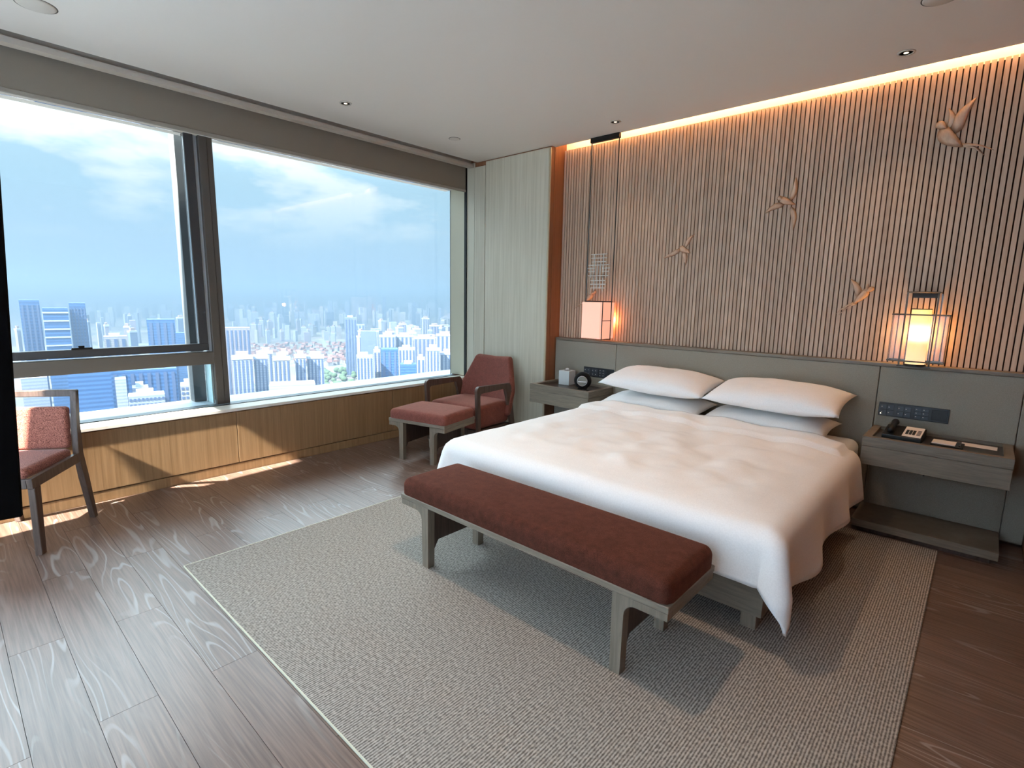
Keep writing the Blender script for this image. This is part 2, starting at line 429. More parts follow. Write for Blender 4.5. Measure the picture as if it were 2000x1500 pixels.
def sheer():
    m = bpy.data.materials.new('fill_blind_cloth'); m.use_nodes = True; n = m.node_tree.nodes; l = m.node_tree.links; n.clear()
    o = n.new('ShaderNodeOutputMaterial'); t = n.new('ShaderNodeBsdfTranslucent'); d = n.new('ShaderNodeBsdfDiffuse'); mx = n.new('ShaderNodeMixShader')
    tc = n.new('ShaderNodeTexCoord'); nz_ = n.new('ShaderNodeTexNoise'); nz_.inputs['Scale'].default_value = 200; l.new(tc.outputs['Object'], nz_.inputs[0])
    cr = n.new('ShaderNodeValToRGB'); cr.color_ramp.elements[0].color = (.68, .79, .91, 1); cr.color_ramp.elements[1].color = (.74, .85, .97, 1); l.new(nz_.outputs[0], cr.inputs[0])
    l.new(cr.outputs[0], t.inputs[0]); l.new(cr.outputs[0], d.inputs[0]); mx.inputs[0].default_value = .42
    l.new(t.outputs[0], mx.inputs[1]); l.new(d.outputs[0], mx.inputs[2]); l.new(mx.outputs[0], o.inputs[0]); return m
obj('fill_blind', box(-4.234, -.152, L_-.036, L_-.034, .13, 2.67), sheer(), w2)  # unseen sunlit blind, added as the room's soft fill light

# side panel wall between the window and the slats (closed at the back)
ws = struct(obj('wall_side_panel', box(-4.90, -3.4055, P+.012, 4.72, 0, 3.24), 'reveal'), 'pale veneered end panel between window and slat wall', 'wall')
obj('panel_board', box(-4.318, -3.428, P, P+.0119, .0, CE-.012, .002, 1), 'panel', ws)
obj('edge_strip', box(-4.495, -4.326, P, P+.0119, .0, CE-.05, .002, 1), 'panel', ws)
obj('corner_trim', box(-3.4265, -3.4055, P-.003, P+.0119, 0, CE-.012, .002, 1), plain('pale_bronze_trim', S(196, 178, 150), .35, .4), ws)
obj('blind_channel', box(-4.655, -4.615, P-.008, P+.0119, .56, 2.99), 'black', ws)
obj('reveal_board', box(-4.614, -4.497, P, P+.0119, 0, 2.99), plain('cream_jamb', S(206, 200, 180), .5), ws)
obj('outer_jamb', box(-4.90, -4.656, P, P+.0119, .56, 2.99), plain('cream_outer_jamb', S(206, 200, 176), .5), ws)
obj('reveal_stile', box(-3.4054, -3.400, 4.36, 4.40, 1.11, CE-.01), 'reveal', ws)

# window wall below the sill
ww = struct(obj('wall_window', box(-5.0, W-.016, L_, P, -.2, .525), 'oak'), 'oak panelled wall under the window', 'wall')
ys = [L_, -.4, 1.64, 3.2, P]
for a, b in zip(ys, ys[1:]):
    obj('panel', box(W-.0159, W, a+.002, b-.002, .082, .518, .0015, 1), 'oak', ww)
obj('skirting', box(W-.0159, W-.002, L_, P, .0, .074), 'oak', ww)
struct(obj('wall_window_head', box(-5.0, -4.66, L_, P, 2.74, 3.24), 'ceiling'), 'wall above the window behind the blind', 'wall')
struct(obj('wall_window_corner', box(-5.0, -4.66, L_-.15, L_+.02, .55, 2.74), 'wallpaint'), 'narrow pier at the corner of the window wall', 'wall')

win = struct(thing('window_1', 'wide picture window with city view', 'window'))
obj('sill', box(-4.755, W+.012, L_+.02, P, .526, .552, .003, 1), 'sillw', win)
obj('sill_gasket', box(-4.768, -4.756, L_+.02, P, .526, .556), 'black', win)
obj('outer_sill', box(-5.24, -4.769, L_-.1, P+.4, .50, .546), 'outsill', win)
MY0, MY1 = 1.597, 1.702
FX0, FX1 = -4.95, -4.862
obj('mullion', box(FX0, FX1, MY0, MY0+.060, .547, 2.76, .002, 1), 'alu', win)
obj('mullion', box(FX0, FX1-.006, MY0+.062, MY1, .547, 2.76, .002, 1), 'alu', win)
obj('transom', box(FX0, FX1, L_+.02, MY0-.001, .90, 1.005, .002, 1), 'alu', win)
sash = obj('sash', box(FX0+.01, FX1-.012, L_+.03, MY0-.032, 1.018, 1.075, .002, 1), 'alu2', win)
obj('sash_stile', box(FX0+.01, FX1-.012, MY0-.100, MY0-.033, 1.0755, 2.745, .002, 1), 'alu2', win)
obj('sash_reveal', box(FX0+.012, FX1-.04, MY0-.0315, MY0-.001, 1.006, 2.745), plain('pale_sash_reveal', S(222, 234, 242), .4), win)
lk = obj('window_latch', box(-4.858, -4.838, .66, .78, 1.075, 1.090, .003, 1), 'black', win)
obj('latch_lever', box(-4.850, -4.842, .70, .735, 1.090, 1.104, .002, 1), 'black', lk)
obj('outer_fin', box(-5.23, -5.10, MY0-.105, MY0-.005, .547, 2.9, .003, 1), 'extfin', win)
obj('lower_reveal', box(-5.10, -4.952, MY0-.004, MY0+.03, .547, .90), plain('pale_cyan_reveal', S(176, 206, 212), .4), win)
obj('end_frame', box(-4.93, -4.90, P+.012, P+.05, .547, 2.76), 'alu', win)
obj('pane', box(GL-.006, GL+.006, MY1+.0005, P+.0115, .547, 2.739), 'glass', win)
obj('pane', box(GL-.006, GL+.006, L_+.03, MY0-.1005, 1.0755, 2.739), 'glass', win)
obj('pane', box(GL-.006, GL+.006, L_+.03, MY0-.0045, .547, .8995), 'glass', win)

# roller blind
rb = thing('roller_blind', 'taupe roller blind lowered a little at the window head', 'blind', (0, 0, 0))
obj('blind_cloth', box(-4.634, -4.630, L_+.04, P-.012, 2.715, 3.01), 'shade', rb)
obj('hem_bar', box(-4.641, -4.623, L_+.04, P-.012, 2.688, 2.714, .004, 2), plain('hem_cloth', S(150, 140, 128), .8), rb)
obj('roller_tube', shift(lathe([(0, 0), (.028, 0), (.028, P-L_-.052), (0, P-L_-.052)], 16, 'y'), (-4.632+.0, L_+.04, 3.04-.0)), 'white', rb)

# portal that guides daylight sampling through the window opening
pl = bpy.data.lights.new('window_portal', 'AREA'); pl.shape = 'RECTANGLE'; pl.size = 4.95; pl.size_y = 2.1
pl.cycles.is_portal = True
po = link(bpy.data.objects.new('window_portal', pl)); po.location = (-4.80, 1.76, 1.62)
po.rotation_euler = Vector((1, 0, 0)).to_track_quat('-Z', 'Y').to_euler()

# ------------------------------------------------------------------ cove light
def lamp(kind, name, loc, energy, col, parent=None, **kw):
    d = bpy.data.lights.new(name, kind); d.energy = energy; d.color = col
    for k_, v in kw.items():
        if k_ != 'dir': setattr(d, k_, v)
    o = link(bpy.data.objects.new(name, d), parent); o.location = loc
    if 'dir' in kw: o.rotation_euler = Vector(kw['dir']).to_track_quat('-Z', 'Y').to_euler()
    return o
WARM = (1, .55, .25)
cv = thing('cove_light', 'warm light strip hidden in the ceiling slot above the slats', 'light strip', (-1.53, 4.40, 3.085))
obj('channel', box(-1.85, 1.84, -.022, -.004, -.004, .03), 'white', cv)
obj('diffuser', box(-1.85, 1.84, -.0035, .004, 0, .022), plain('led_diffuser', S(255, 220, 170), .5, emit=(1, .6, .3, 1), es=1.2), cv)
ca = lamp('AREA', 'cove_lamp', (0, .008, .02), 12, WARM, cv, shape='RECTANGLE', size=3.66, size_y=.03)
ca.rotation_euler = Vector((0, 1, .45)).to_track_quat('-Z', 'Z').to_euler()
ca.data.spread = math.radians(170)

# ------------------------------------------------------------------ ceiling fittings
def downlight(x, y, label, energy, size=76, col=(1, .69, .46)):
    t = thing('recessed_downlight', label, 'downlight', (x, y, CE), 0, 'ceiling downlights')
    ring = lathe([(.034, -.001), (.036, -.004), (.046, -.004), (.048, 0), (.034, 0), (.034, -.001)], 28)
    obj('trim_ring', ring, plain('downlight_ring', S(196, 188, 176), .5), t, True)
    obj('baffle', lathe([(.0335, -.001), (.024, -.0005), (.018, -.0002), (0, -.0002)], 24), 'silver', t, True)
    obj('lens', lathe([(0, -.0030), (.012, -.0028), (.014, -.0008), (0, -.0006)], 16), plain('downlight_lens', S(250, 235, 215), .3, emit=(1, .8, .6, 1), es=.8 if energy else .2), t, True)
    if energy:
        s = lamp('SPOT', 'downlight_lamp', (0, 0, -.012), energy, col, t, spot_size=math.radians(size), spot_blend=.9, shadow_soft_size=.03)
    return t
downlight(-3.965, 2.386, 'ceiling downlight nearest the window, above the open floor', 5, 90)
downlight(-2.553, 4.088, 'ceiling downlight beside the hanging lamp bracket', 7, 90)
downlight(-.562, 4.097, 'ceiling downlight above the telephone nightstand', 10, 90)
downlight(-1.57, 1.66, 'ceiling downlight over the bench at the foot of the bed', 46, 124)
def disc(x, y, r, label):
    t = thing('ceiling_disc', label, 'ceiling cover', (x, y, CE), 0, 'round ceiling covers')
    obj('plate', lathe([(0, -.006), (r*.9, -.006), (r, -.002), (r, 0), (0, 0)], 36), plain('cover_paint', S(202, 193, 181), .8), t, True)
    obj('shadow_ring', lathe([(r+.001, -.0005), (r+.006, -.0005), (r+.006, 0), (r+.001, 0)], 36), 'metal', t)
disc(-3.99, 3.55, .05, 'small round ceiling cover near the corner panel')
disc(-3.954, .561, .085, 'large round ceiling cover at the upper left edge')
disc(-.366, 3.50, .075, 'round ceiling cover at the upper right edge')

# ------------------------------------------------------------------ headboard
hb = thing('headboard', 'long grey linen headboard with wooden ledge behind the bed', 'headboard', (0, 0, 0))
for a, b in ((-3.398, -2.657), (-2.653, -.528), (-.524, .2135), (.2165, R_-.004)):
    obj('upholstered_panel', box(a, b, HB, HB+.05, .36 if b < -.6 else .02, 1.072, .005, 2), 'hb', hb)
obj('lower_board', box(-3.398, -.528, HB+.008, HB+.05, .02, .358), 'hb', hb)
obj('ledge', box(-3.398, R_-.004, HB-.008, 4.5385, 1.0735, 1.099, .003, 1), 'taupe', hb)
obj('back_board', box(-3.398, R_-.004, HB+.0505, 4.5385, .0, 1.073), 'taupe', hb)

# ------------------------------------------------------------------ rug
rg = thing('area_rug', 'grey-beige ribbed woven rug lying under bed and bench', 'rug', (-3.135, .794, 0))
RUGZ = .008
obj('woven_field', box(.0055, 3.075, .0055, 3.22, .0005, RUGZ), 'rug', rg)
obj('edge_binding', box(0, .005, 0, 3.22, .0005, RUGZ+.0005), 'binding', rg)
obj('edge_binding', box(.0052, 3.075, 0, .005, .0005, RUGZ+.0005), 'binding', rg)

# ------------------------------------------------------------------ bed
bed = thing('bed_base', 'low brown wooden bed base under the white bedding', 'bed', (-1.565, 2.38, 0))
obj('side_board', box(-.965, -.925, .04, 2.05, .085, .285, .004, 2), 'taupe', bed)
obj('side_board', box(.925, .965, .04, 2.05, .085, .285, .004, 2), 'taupe', bed)
obj('foot_board', box(-.965, .965, 0, .04, .085, .285, .004, 2), 'taupe', bed)
obj('slatted_deck', box(-.924, .924, .041, 2.05, .20, .275), 'walnut', bed)
for sx in (-1, 1):
    for yy in (.015, 1.9):
        obj('leg', box(*(sorted((sx*.94, sx*.87))), yy, yy+.07, RUGZ+.0005, .0845 if yy > 1 or True else .1, .003, 1), 'taupe_v', bed)
mt = tag(obj('mattress', shift(rounded(1.96, 2.08, .25, .06, (8, 8, 2), 4), (-1.565, 3.40, .412)), 'linen', None, True), 'white sheeted mattress with bare corner beside the headboard', 'mattress')

def nz(x, y, z=0): return noise.noise(Vector((x, y, z)))
def make_duvet():
    """a cloth sheet laid over the mattress: (s,t) cloth coords -> top, rounded edge, hanging sides"""
    ex, ey0, ey1 = .975, 2.315, 3.93   # edges of the supported area (half width; foot; head end)
    rr = .075; hang_s, hang_f = .335, .292
    ztop = .555
    def edge(d):       # arc then straight down; returns (outward, drop)
        if d <= 0: return 0, 0
        q = rr*math.pi/2
        if d < q: return rr*math.sin(d/rr), rr*(1-math.cos(d/rr))
        return rr, rr + (d-q)
    bm = bmesh.new(); NS, NT = 96, 104
    s0, s1 = -(ex+hang_s), ex+hang_s; t0, t1 = ey0-hang_f, ey1
    g = []
    for i in range(NS+1):
        s = s0+(s1-s0)*i/NS; rowv = []
        for j in range(NT+1):
            t = t0+(t1-t0)*j/NT
            ds, dt = max(0, abs(s)-ex), max(0, ey0-t)
            sg = 1 if s > 0 else -1
            if ds > 0 and dt > 0:      # hanging corner: a cone fold with a pointed tip
                d = math.hypot(ds, dt); o_, dr = edge(d); an = math.atan2(dt, ds)
                dr *= 1.0; c_, s_ = math.cos(an), math.sin(an)
                fold = .085*math.sin(2*an)**2*min(1, d/.3)
                x = sg*(ex + (o_+fold)*c_); yv = ey0 - (o_+fold)*s_
                z = ztop - dr
            else:
                ox, dx = edge(ds); oy, dy = edge(dt)
                x = sg*(min(abs(s), ex) + ox) if ds > 0 else s
                yv = max(t, ey0) - oy; z = ztop - dx - dy
                hs = max(0, ds-.10)
                if hs > 0:
                    x += sg*(.030*math.sin(t*9.5+sg)*hs/.26 + .03*hs/.26)
                    z += .02*math.sin(t*6.1+.6*sg)*hs/.26
                hf = max(0, dt-.10)
                if hf > 0: yv += -.012*math.sin(s*8)*hf/.25
            if ds == 0 and dt == 0:
                a = min(1, (ex-abs(s))/.25)*min(1, (t-ey0)/.25+.0)
                b = .030*a**.7 + .012*nz(s*3.1, t*2.6, 3)*a + .021*nz(s*5.5, t*5, 9)*a + .006*nz(s*12, t*11, 5)*a
                z += b
                if t > 3.70:      # turned-back band at the head end
                    z += .030*min(1, (t-3.70)/.010)
            z += .004*nz(s*6, t*6, 1)
            rowv.append(bm.verts.new((x-1.565, yv, z)))
        g.append(rowv)
    for i in range(NS):
        for j in range(NT): bm.faces.new((g[i][j], g[i+1][j], g[i+1][j+1], g[i][j+1]))
    o = obj('duvet', bm, 'linen', None, True)
    sol = o.modifiers.new('thick', 'SOLIDIFY'); sol.thickness = .014; sol.offset = 1
    return o
dv = tag(make_duvet(), 'white duvet spread over the bed with a draped corner', 'duvet')

def pillow(name_label, loc, rot, w=.92, d=.52, h=.17):
    bm = bmesh.new(); N, K = 30, 20
    seed = random.random()*50
    for side in (1, -1):
        g = []
        for i in range(N+1):
            u = -1+2*i/N; rw = []
            for j in range(K+1):
                v = -1+2*j/K
                tk = (max(0, 1-abs(u)**2.6)*max(0, 1-abs(v)**2.2))**.52
                px = u*w/2*(1-.05*(1-abs(v)**2)*abs(u)**3); py = v*d/2*(1-.09*(1-abs(u)**2.5)*abs(v)**3)
                z = side*h/2*tk + (.010*nz(u*2+seed, v*2, side)+.005*nz(u*6+seed, v*5, 4))*tk
                z += -.012*(abs(u)*abs(v))**3
                rw.append(bm.verts.new((px, py, z)))
            g.append(rw)
        for i in range(N):
            for j in range(K): bm.faces.new((g[i][j], g[i+1][j], g[i+1][j+1], g[i][j+1]))
    bmesh.ops.remove_doubles(bm, verts=bm.verts, dist=1e-5)
    o = obj('pillow', bm, 'linen', None, True)
    o.location = loc; o.rotation_euler = tuple(math.radians(a) for a in rot)
    tag(o, name_label, 'pillow', 'white pillows at the headboard')
    return o
pillow('lower white pillow of the stack on the window side of the bed', (-2.065, 4.195, .622), (4, 0, 1), .89, .50, .150)
pillow('lower white pillow of the stack on the telephone side of the bed', (-1.15, 4.190, .622), (4, 0, -1), .88, .50, .150)
pillow('upper white pillow of the stack on the window side of the bed', (-2.04, 4.185, .818), (9, 1, 0), .94, .52, .19)
pillow('upper white pillow of the stack on the telephone side of the bed', (-1.10, 4.165, .820), (9, 0, -1), .92, .54, .19)

# ------------------------------------------------------------------ bench and ottoman
def leg_profile(L, a, w, z0, zm, r=.05, flip=False):
    pts = [(0.004, zm), (0.004, z0)]
    for i in range(7):
        t = math.pi/2*i/6; pts.append((a-r+r*math.sin(t), z0-r+r*math.cos(t)))
    pts += [(a+.004, 0), (a+w-.004, 0), (a+w, zm)]
    return [(L-x, z) for x, z in pts] if flip else pts
def seat_bench(name, label, cat, loc, rz, L, D, z0, zm, z1, ztop, a, w, fab, pf):
    t = thing(name, label, cat, loc, rz)
    t_ = .05
    for flip in (False, True):
        pr_ = leg_profile(L, a, w, z0, zm-.0015, .05, flip)
        obj('leg', prism(pr_, .004, t_, 'y'), 'taupe_v', t)
        obj('leg', prism(pr_, D-t_, D-.004, 'y'), 'taupe_v', t)
        x0 = a+.012 if not flip else L-a-w+.012
        yz = [(t_+.0005, .09), (t_+.035, .145), (D-t_-.035, .145), (D-t_-.0005, .09), (D-t_-.0005, zm-.002), (t_+.0005, zm-.002)]
        obj('side_panel', prism(yz, x0, x0+w-.022, 'x'), 'walnut', t)
        e0 = .004 if not flip else L-.04
        obj('end_rail', box(e0, e0+.036, t_+.0005, D-t_-.0005, z0, zm-.002), 'taupe', t)
    obj('seat_frame', box(0, L, 0, D, zm, z1, .003, 1), 'taupe', t)
    sz = ztop-z1
    obj('cushion', shift(rounded(L-.004, D-.004, sz, min(.045, sz*.45), (16, 8, 2), 4, puff(pf, L/2, D/2, 0, min(.045, sz*.45))), (L/2, D/2, z1+sz/2+.0005)), fab, t, True)
    return t
seat_bench('bench', 'long rust-brown cushioned bench at the foot of the bed', 'bench', (-2.378, 1.705, RUGZ+.0005), 0, 1.636, .44, .318, .350, .378, .470, .185, .055, 'cush', .012)
seat_bench('ottoman', 'dusty red footstool with taupe legs before the armchair', 'ottoman', (-4.05, 2.782, 0), math.radians(13), .645, .49, .312, .348, .378, .462, .12, .05, 'dusty', .014)

# ------------------------------------------------------------------ armchair
def armchair():
    t = thing('armchair', 'dusty red armchair with dark wooden arms in the window corner', 'armchair', (-3.93, 3.43, 0), math.radians(6))
    wa, za = .72, .645
    for s in (-1, 1):
        x0, x1 = sorted((s*wa/2, s*(wa/2-.034)))
        # arm frame side outline (local y, z)
        o_ = []
        for p in ((.035, 0), (.0, .60)): o_.append(p)
        for i in range(5): a = math.pi/2*i/4; o_.append((.045-.045*math.cos(a), za-.045+.045*math.sin(a)))
        o_ += [(.53, za-.02), (.56, za-.06), (.66, 0), (.615, 0), (.49, za-.16)]
        o_ += [(.46, za-.065)]
        for i in range(5): a = math.pi/2*i/4; o_.append((.075-.03*math.sin(a), za-.07+.03*math.cos(a)-.03+.002))
        o_ += [(.072, 0)]
        obj('arm_frame', prism(o_, x0, x1, 'x', .004), 'chairwood', t)
    obj('seat_rail', box(-.325, .325, .05, .58, .13, .192, .004, 1), 'walnut', t)
    def sf(co, n):
        w = max(0, 1-(co.x/.33)**2)*max(0, 1-(co.y/.28)**2)
        if co.z > 0: co = co+Vector((0, 0, .018*w**.6))
        return co
    obj('seat_cushion', shift(rounded(.645, .56, .235, .05, (10, 8, 2), 4, sf), (0, .31, .3125)), 'dusty', t, True)
    # tapered reclining back shell, wide at arm height and narrow at the top
    def bf(co, n):
        v = (co.z+.30)/.60           # 0 bottom .. 1 top
        k = 1.0 if v < .42 else 1.0-.38*((v-.42)/.58)
        co = Vector((co.x*k, co.y, co.z))
        if v > .8: co.z -= .012*(1-abs(co.x)/.24)*(v-.8)/.2 if abs(co.x) < .24 else 0
        co.y += .06*(co.x/.36)**2*(-1)*(1-.4*v)      # wraps forward at the sides
        co.y += .16*v
        return co
    obj('backrest', shift(rounded(.745, .085, .60, .035, (14, 2, 16), 3, bf), (0, .575, .575)), 'dusty', t, True)
    return t
armchair()

# ------------------------------------------------------------------ desk chair at the left edge
def desk_chair():
    ang = math.atan2(-.33, .45)      # local -y (front) points this way
    t = thing('desk_chair', 'wooden chair with speckled red back cushion beside the television', 'chair', (-4.262, .592, 0), ang+math.pi/2)
    # local: origin at right back foot; front is -y; x negative goes across to the other side (width .46)
    wd = .46; dp = .55
    for s in (0, 1):
        x0 = -s*(wd-.035) - .035*(1-s) + (0 if s else 0)
        x0 = -.035 if s == 0 else -wd
        pts = [(.03, 0), (-.012, .30), (-.055, .44), (-.04, .66), (.0, .90), (.03, .90), (-.003, .66), (-.01, .44), (.035, .30), (.07, 0)]
        pts = [(.02, 0), (-.045, .30), (-.075, .46), (-.062, .66), (-.03, .875), (.002, .875), (-.026, .66), (-.03, .46), (.005, .30), (.055, 0)]
        obj('back_leg', prism(pts, x0, x0+.035, 'x', .004), 'chairwood', t)
        fl_ = [(-dp+.035, 0), (-dp+.045, .40), (-dp+.10, .40), (-dp+.078, 0)]
        obj('front_leg', prism(fl_, x0, x0+.035, 'x', .004), 'chairwood', t)
        obj('side_rail', prism([(-dp+.04, .395), (-dp+.035, .455), (-.06, .475), (-.06, .415)], x0+.003, x0+.032, 'x', .003), 'chairwood', t)
    obj('top_rail', shift(box(-wd, 0, -.016, .016, .835, .877, .005, 1), (0, -.016, 0)), 'chairwood', t)
    obj('front_rail', box(-wd+.036, -.036, -dp+.045, -dp+.075, .395, .45, .003, 1), 'chairwood', t)
    obj('seat_cushion', shift(rounded(wd-.076, dp-.12, .065, .025, (6, 6, 2), 3, puff(.008, .2, .2)), (-wd/2, -dp/2-.01, .478)), 'chairf', t, True)
    rot = Matrix.Rotation(math.radians(-6), 3, 'X')
    obj('back_cushion', shift(rounded(wd-.078, .055, .265, .022, (6, 2, 6), 3), (-wd/2, -.066, .645), rot), 'chairf', t, True)
desk_chair()

# ------------------------------------------------------------------ television on a slim stand at the left edge
tv = thing('television', 'black flat television panel cut off by the left picture edge', 'television', (-2.25, .10, 0))
rot = Matrix.Rotation(math.radians(-2.9), 3, 'X')
obj('screen_panel', shift(box(-.60, .60, -.022, .022, -.40, .40, .004, 1), (0, -.002+.0, 1.365), rot), 'tvblack', tv)
obj('stand_pole', shift(lathe([(0, .012), (.02, .012), (.02, 1.5), (0, 1.5)], 16), (0, -.50, 0)), 'tvblack', tv, True)
obj('mount_arm', box(-.03, .03, -.485, -.028, 1.33, 1.38), 'tvblack', tv)
obj('stand_base', shift(lathe([(0, 0), (.20, 0), (.20, .008), (.19, .012), (0, .012)], 28), (0, -.50, 0)), 'tvblack', tv, True)

# ------------------------------------------------------------------ nightstands
def nightstand(x0, x1, label, base):
    t = thing('nightstand', label, 'nightstand', (x0, 4.02, 0), 0, 'floating nightstands')
    w = x1-x0; d = HB-4.02-.001
    obj('drawer_box', box(0, w, .012, d, .465, .588, .003, 1), 'taupe', t)
    obj('drawer_front', box(0, w, -.002, .0115, .465, .588, .002, 1), 'taupe', t)
    # raised rim around a dark tray
    rim = .045
    bm = bmesh.new(); add_box(bm, 0, w, 0, rim, .591, .650); add_box(bm, 0, w, d-rim*.5, d, .591, .650)
    add_box(bm, 0, rim, rim, d-rim*.5, .591, .650); add_box(bm, w-rim, w, rim, d-rim*.5, .591, .650)
    obj('top_rim', bm, 'taupe', t)
    obj('tray', box(rim+.0005, w-rim-.0005, rim+.0005, d-rim*.5-.0005, .591, .632), 'tray', t)
    if base:
        obj('floor_shelf', box(-.01, w+.005, .01, d-.03, .03, .082, .003, 1), 'taupe', t)
        obj('plinth', box(.03, w-.03, .03, d-.05, .0005, .0295), 'walnut', t)
        obj('back_panel', box(.03, w-.02, d-.028, d-.004, .0825, .4645), 'hb', t)
        obj('cable_box', box(w*.42, w*.52, d-.09, d-.0285, .40, .462, .004, 1), 'blackp', t)
        obj('cable', tube([(w*.45, d-.07, .41), (w*.45, d-.075, .385), (w*.44, d-.08, .365)], .004), 'blackp', t)
    return t
nightstand(-3.375, -2.665, 'floating taupe nightstand on the window side carrying the tissue box', False)
nightstand(-.52, .205, 'taupe nightstand with floor shelf carrying the telephone', True)
TZ = .6325

def switch_plate(x0, x1, label, seed):
    t = thing('switch_panel', label, 'switch panel', (x0, HB-.001, .727), 0, 'bedside switch panels')
    w = x1-x0; h = .096
    obj('plate', box(0, w, -.008, 0, 0, h, .002, 1), plain('switch_plate_black', S(26, 30, 36), .35), t)
    n = 4; gw = w/n
    for k in range(n-1):
        for q in range(2):
            for r_ in range(2 if k < 2 else 3):
                rows = 2 if k < 2 else 3
                bx = k*gw+.010+q*(gw-.016)/2; bh = (h-.02)/rows
                obj('button', box(bx, bx+(gw-.022)/2, -.0105, -.0085, .01+r_*bh, .01+r_*bh+bh-.004, .0008, 1), 'keypad', t)
                obj('mark', box(bx+.006, bx+.013, -.0112, -.0107, .01+r_*bh+bh*.4, .01+r_*bh+bh*.4+.004), 'paper', t)
    so_ = obj('socket', box(w-gw+.006, w-.008, -.0105, -.0085, .012, h-.012, .001, 1), 'blackp', t)
    for a, b in ((.02, .03), (.045, .03), (.033, .052)):
        obj('socket_hole', box(w-gw+a+.006, w-gw+a+.012, -.0112, -.0107, b, b+.010), plain('socket_slot', S(5, 5, 5), .6), so_)
    if seed: obj('indicator', box(.013, .018, -.0122, -.0113, .014, .019), plain('indicator_led', S(255, 230, 180), .5, emit=(1, .85, .6, 1), es=5), t)
switch_plate(-3.02, -2.664, 'black switch panel on the headboard behind the round clock speaker', 0)
switch_plate(-.505, -.118, 'black switch panel on the headboard above the telephone', 1)

# things on the window-side nightstand
t = thing('tissue_box', 'square white tissue box on the window-side nightstand', 'tissue box', (-3.15, 4.345, TZ), math.radians(4))
obj('carton', box(-.062, .062, -.062, .062, 0.0005, .145, .003, 2), 'tissue', t)
obj('opening', shift(lathe([(0, .1455), (.034, .1455), (.034, .1465), (0, .1465)], 20), (0, 0, 0)), 'keypad', t)
bm = bmesh.new(); g = []
for i in range(7):
    u = -1+i/3; g.append([bm.verts.new((u*.022, (.010*math.sin(i*1.9))*(1-j*.3), .147+j*.011*(1-.35*u*u))) for j in range(3)])
for i in range(6):
    for j in range(2): bm.faces.new((g[i][j], g[i+1][j], g[i+1][j+1], g[i][j+1]))
o = obj('tissue', bm, 'paper', t, True); sd = o.modifiers.new('thick', 'SOLIDIFY'); sd.thickness = .002

t = thing('clock_speaker', 'round black clock speaker with silver ring on the nightstand', 'speaker', (-2.87, 4.22, TZ), math.radians(28))
obj('body', shift(lathe([(0, -.045), (.052, -.045), (.066, -.040), (.080, -.028), (.085, 0), (.080, .028), (.062, .042), (0, .045)], 40, 'y'), (0, 0, .0855)), fabric('speaker_mesh', S(12, 12, 13), S(26, 26, 28), 500, .8, .1, .3), t, True)
obj('face_ring', shift(lathe([(.050, -.0455), (.050, -.052), (.045, -.052), (.045, -.0455), (.050, -.0455)], 36, 'y'), (0, 0, .0855)), 'silver', t, True)
obj('clock_face', shift(lathe([(0, -.0458), (.0445, -.0458), (.0445, -.0475), (0, -.0475)], 36, 'y'), (0, 0, .0855)), plain('grey_dial', S(110, 108, 100), .3, .5), t)
obj('display_bar', box(-.040, .040, -.0515, -.048, .074, .083, .001, 1), 'silver', t)
obj('foot', box(-.045, .045, -.03, .03, .0003, .008, .002, 1), 'blackp', t)
tag(shift_o := obj('note_card', box(-.055, .055, -.035, .035, 0, .0012), 'paper'), 'small white card lying before the round speaker', 'card')
shift_o.location = (-2.80, 4.10, TZ+.0006); shift_o.rotation_euler = (0, 0, .25)
t = thing('remote_control', 'little dark remote control beside the white card', 'remote', (-2.735, 4.165, TZ+.0005), .5)
obj('case', box(-.045, .045, -.014, .014, 0, .012, .003, 2), 'blackp', t)
obj('key', box(-.03, -.018, -.006, .006, .0122, .0135), 'silver', t)

# things on the telephone-side nightstand
def telephone():
    t = thing('desk_telephone', 'black hotel telephone with white key panel on the nightstand', 'telephone', (-.325, 4.235, TZ+.0005), math.radians(-3))
    wedge = lambda x0, x1, y0, y1, h0, h1, z0=0: prism([(y0, z0), (y1, z0), (y1, h1), (y0, h0)], x0, x1, 'x', .003)
    obj('base', wedge(-.105, .105, -.095, .095, .028, .062), 'blackp', t)
    sl_ = math.atan2(.034, .19)
    fp = obj('face_plate', prism([(-.088, .0318), (.088, .0635), (.088, .0648), (-.088, .0331)], .0, .098, 'x'), 'paper', t)
    zf = lambda y: .0318+(y+.088)*.18+.0016
    for i in range(3):
        for j in range(4):
            y0 = -.052+j*.020; x0 = .012+i*.018
            obj('key', prism([(y0, zf(y0)), (y0+.014, zf(y0+.014)), (y0+.014, zf(y0+.014)+.003), (y0, zf(y0)+.003)], x0, x0+.014, 'x'), 'blackp', fp)
    for j in range(6):
        y0 = -.055+j*.016
        obj('speed_key', prism([(y0, zf(y0)), (y0+.007, zf(y0+.007)), (y0+.007, zf(y0+.007)+.0015), (y0, zf(y0)+.0015)], .070, .090, 'x'), 'keypad', fp)
    hs = bmesh.new()
    pts = [(-.062, -.088+.176*i/8, .052+.033*i/8 + .016*math.sin(math.pi*i/8)) for i in range(9)]
    add_tube(hs, pts, [.018, .022, .019, .015, .014, .015, .019, .022, .018], 12)
    obj('handset', hs, 'blackp', t, True)
telephone()
t = thing('notepad', 'small white notepad on a black pad holder beside the telephone', 'notepad', (-.105, 4.235, TZ+.0005), math.radians(-2))
obj('holder', box(-.075, .085, -.075, .075, 0, .008, .002, 1), 'blackp', t)
obj('paper_block', box(-.070, .045, -.055, .062, .0083, .013), 'paper', t)
obj('pencil', tube([(.066, -.06, .0125), (.066, .06, .0125)], .004, 8), 'metal', t)
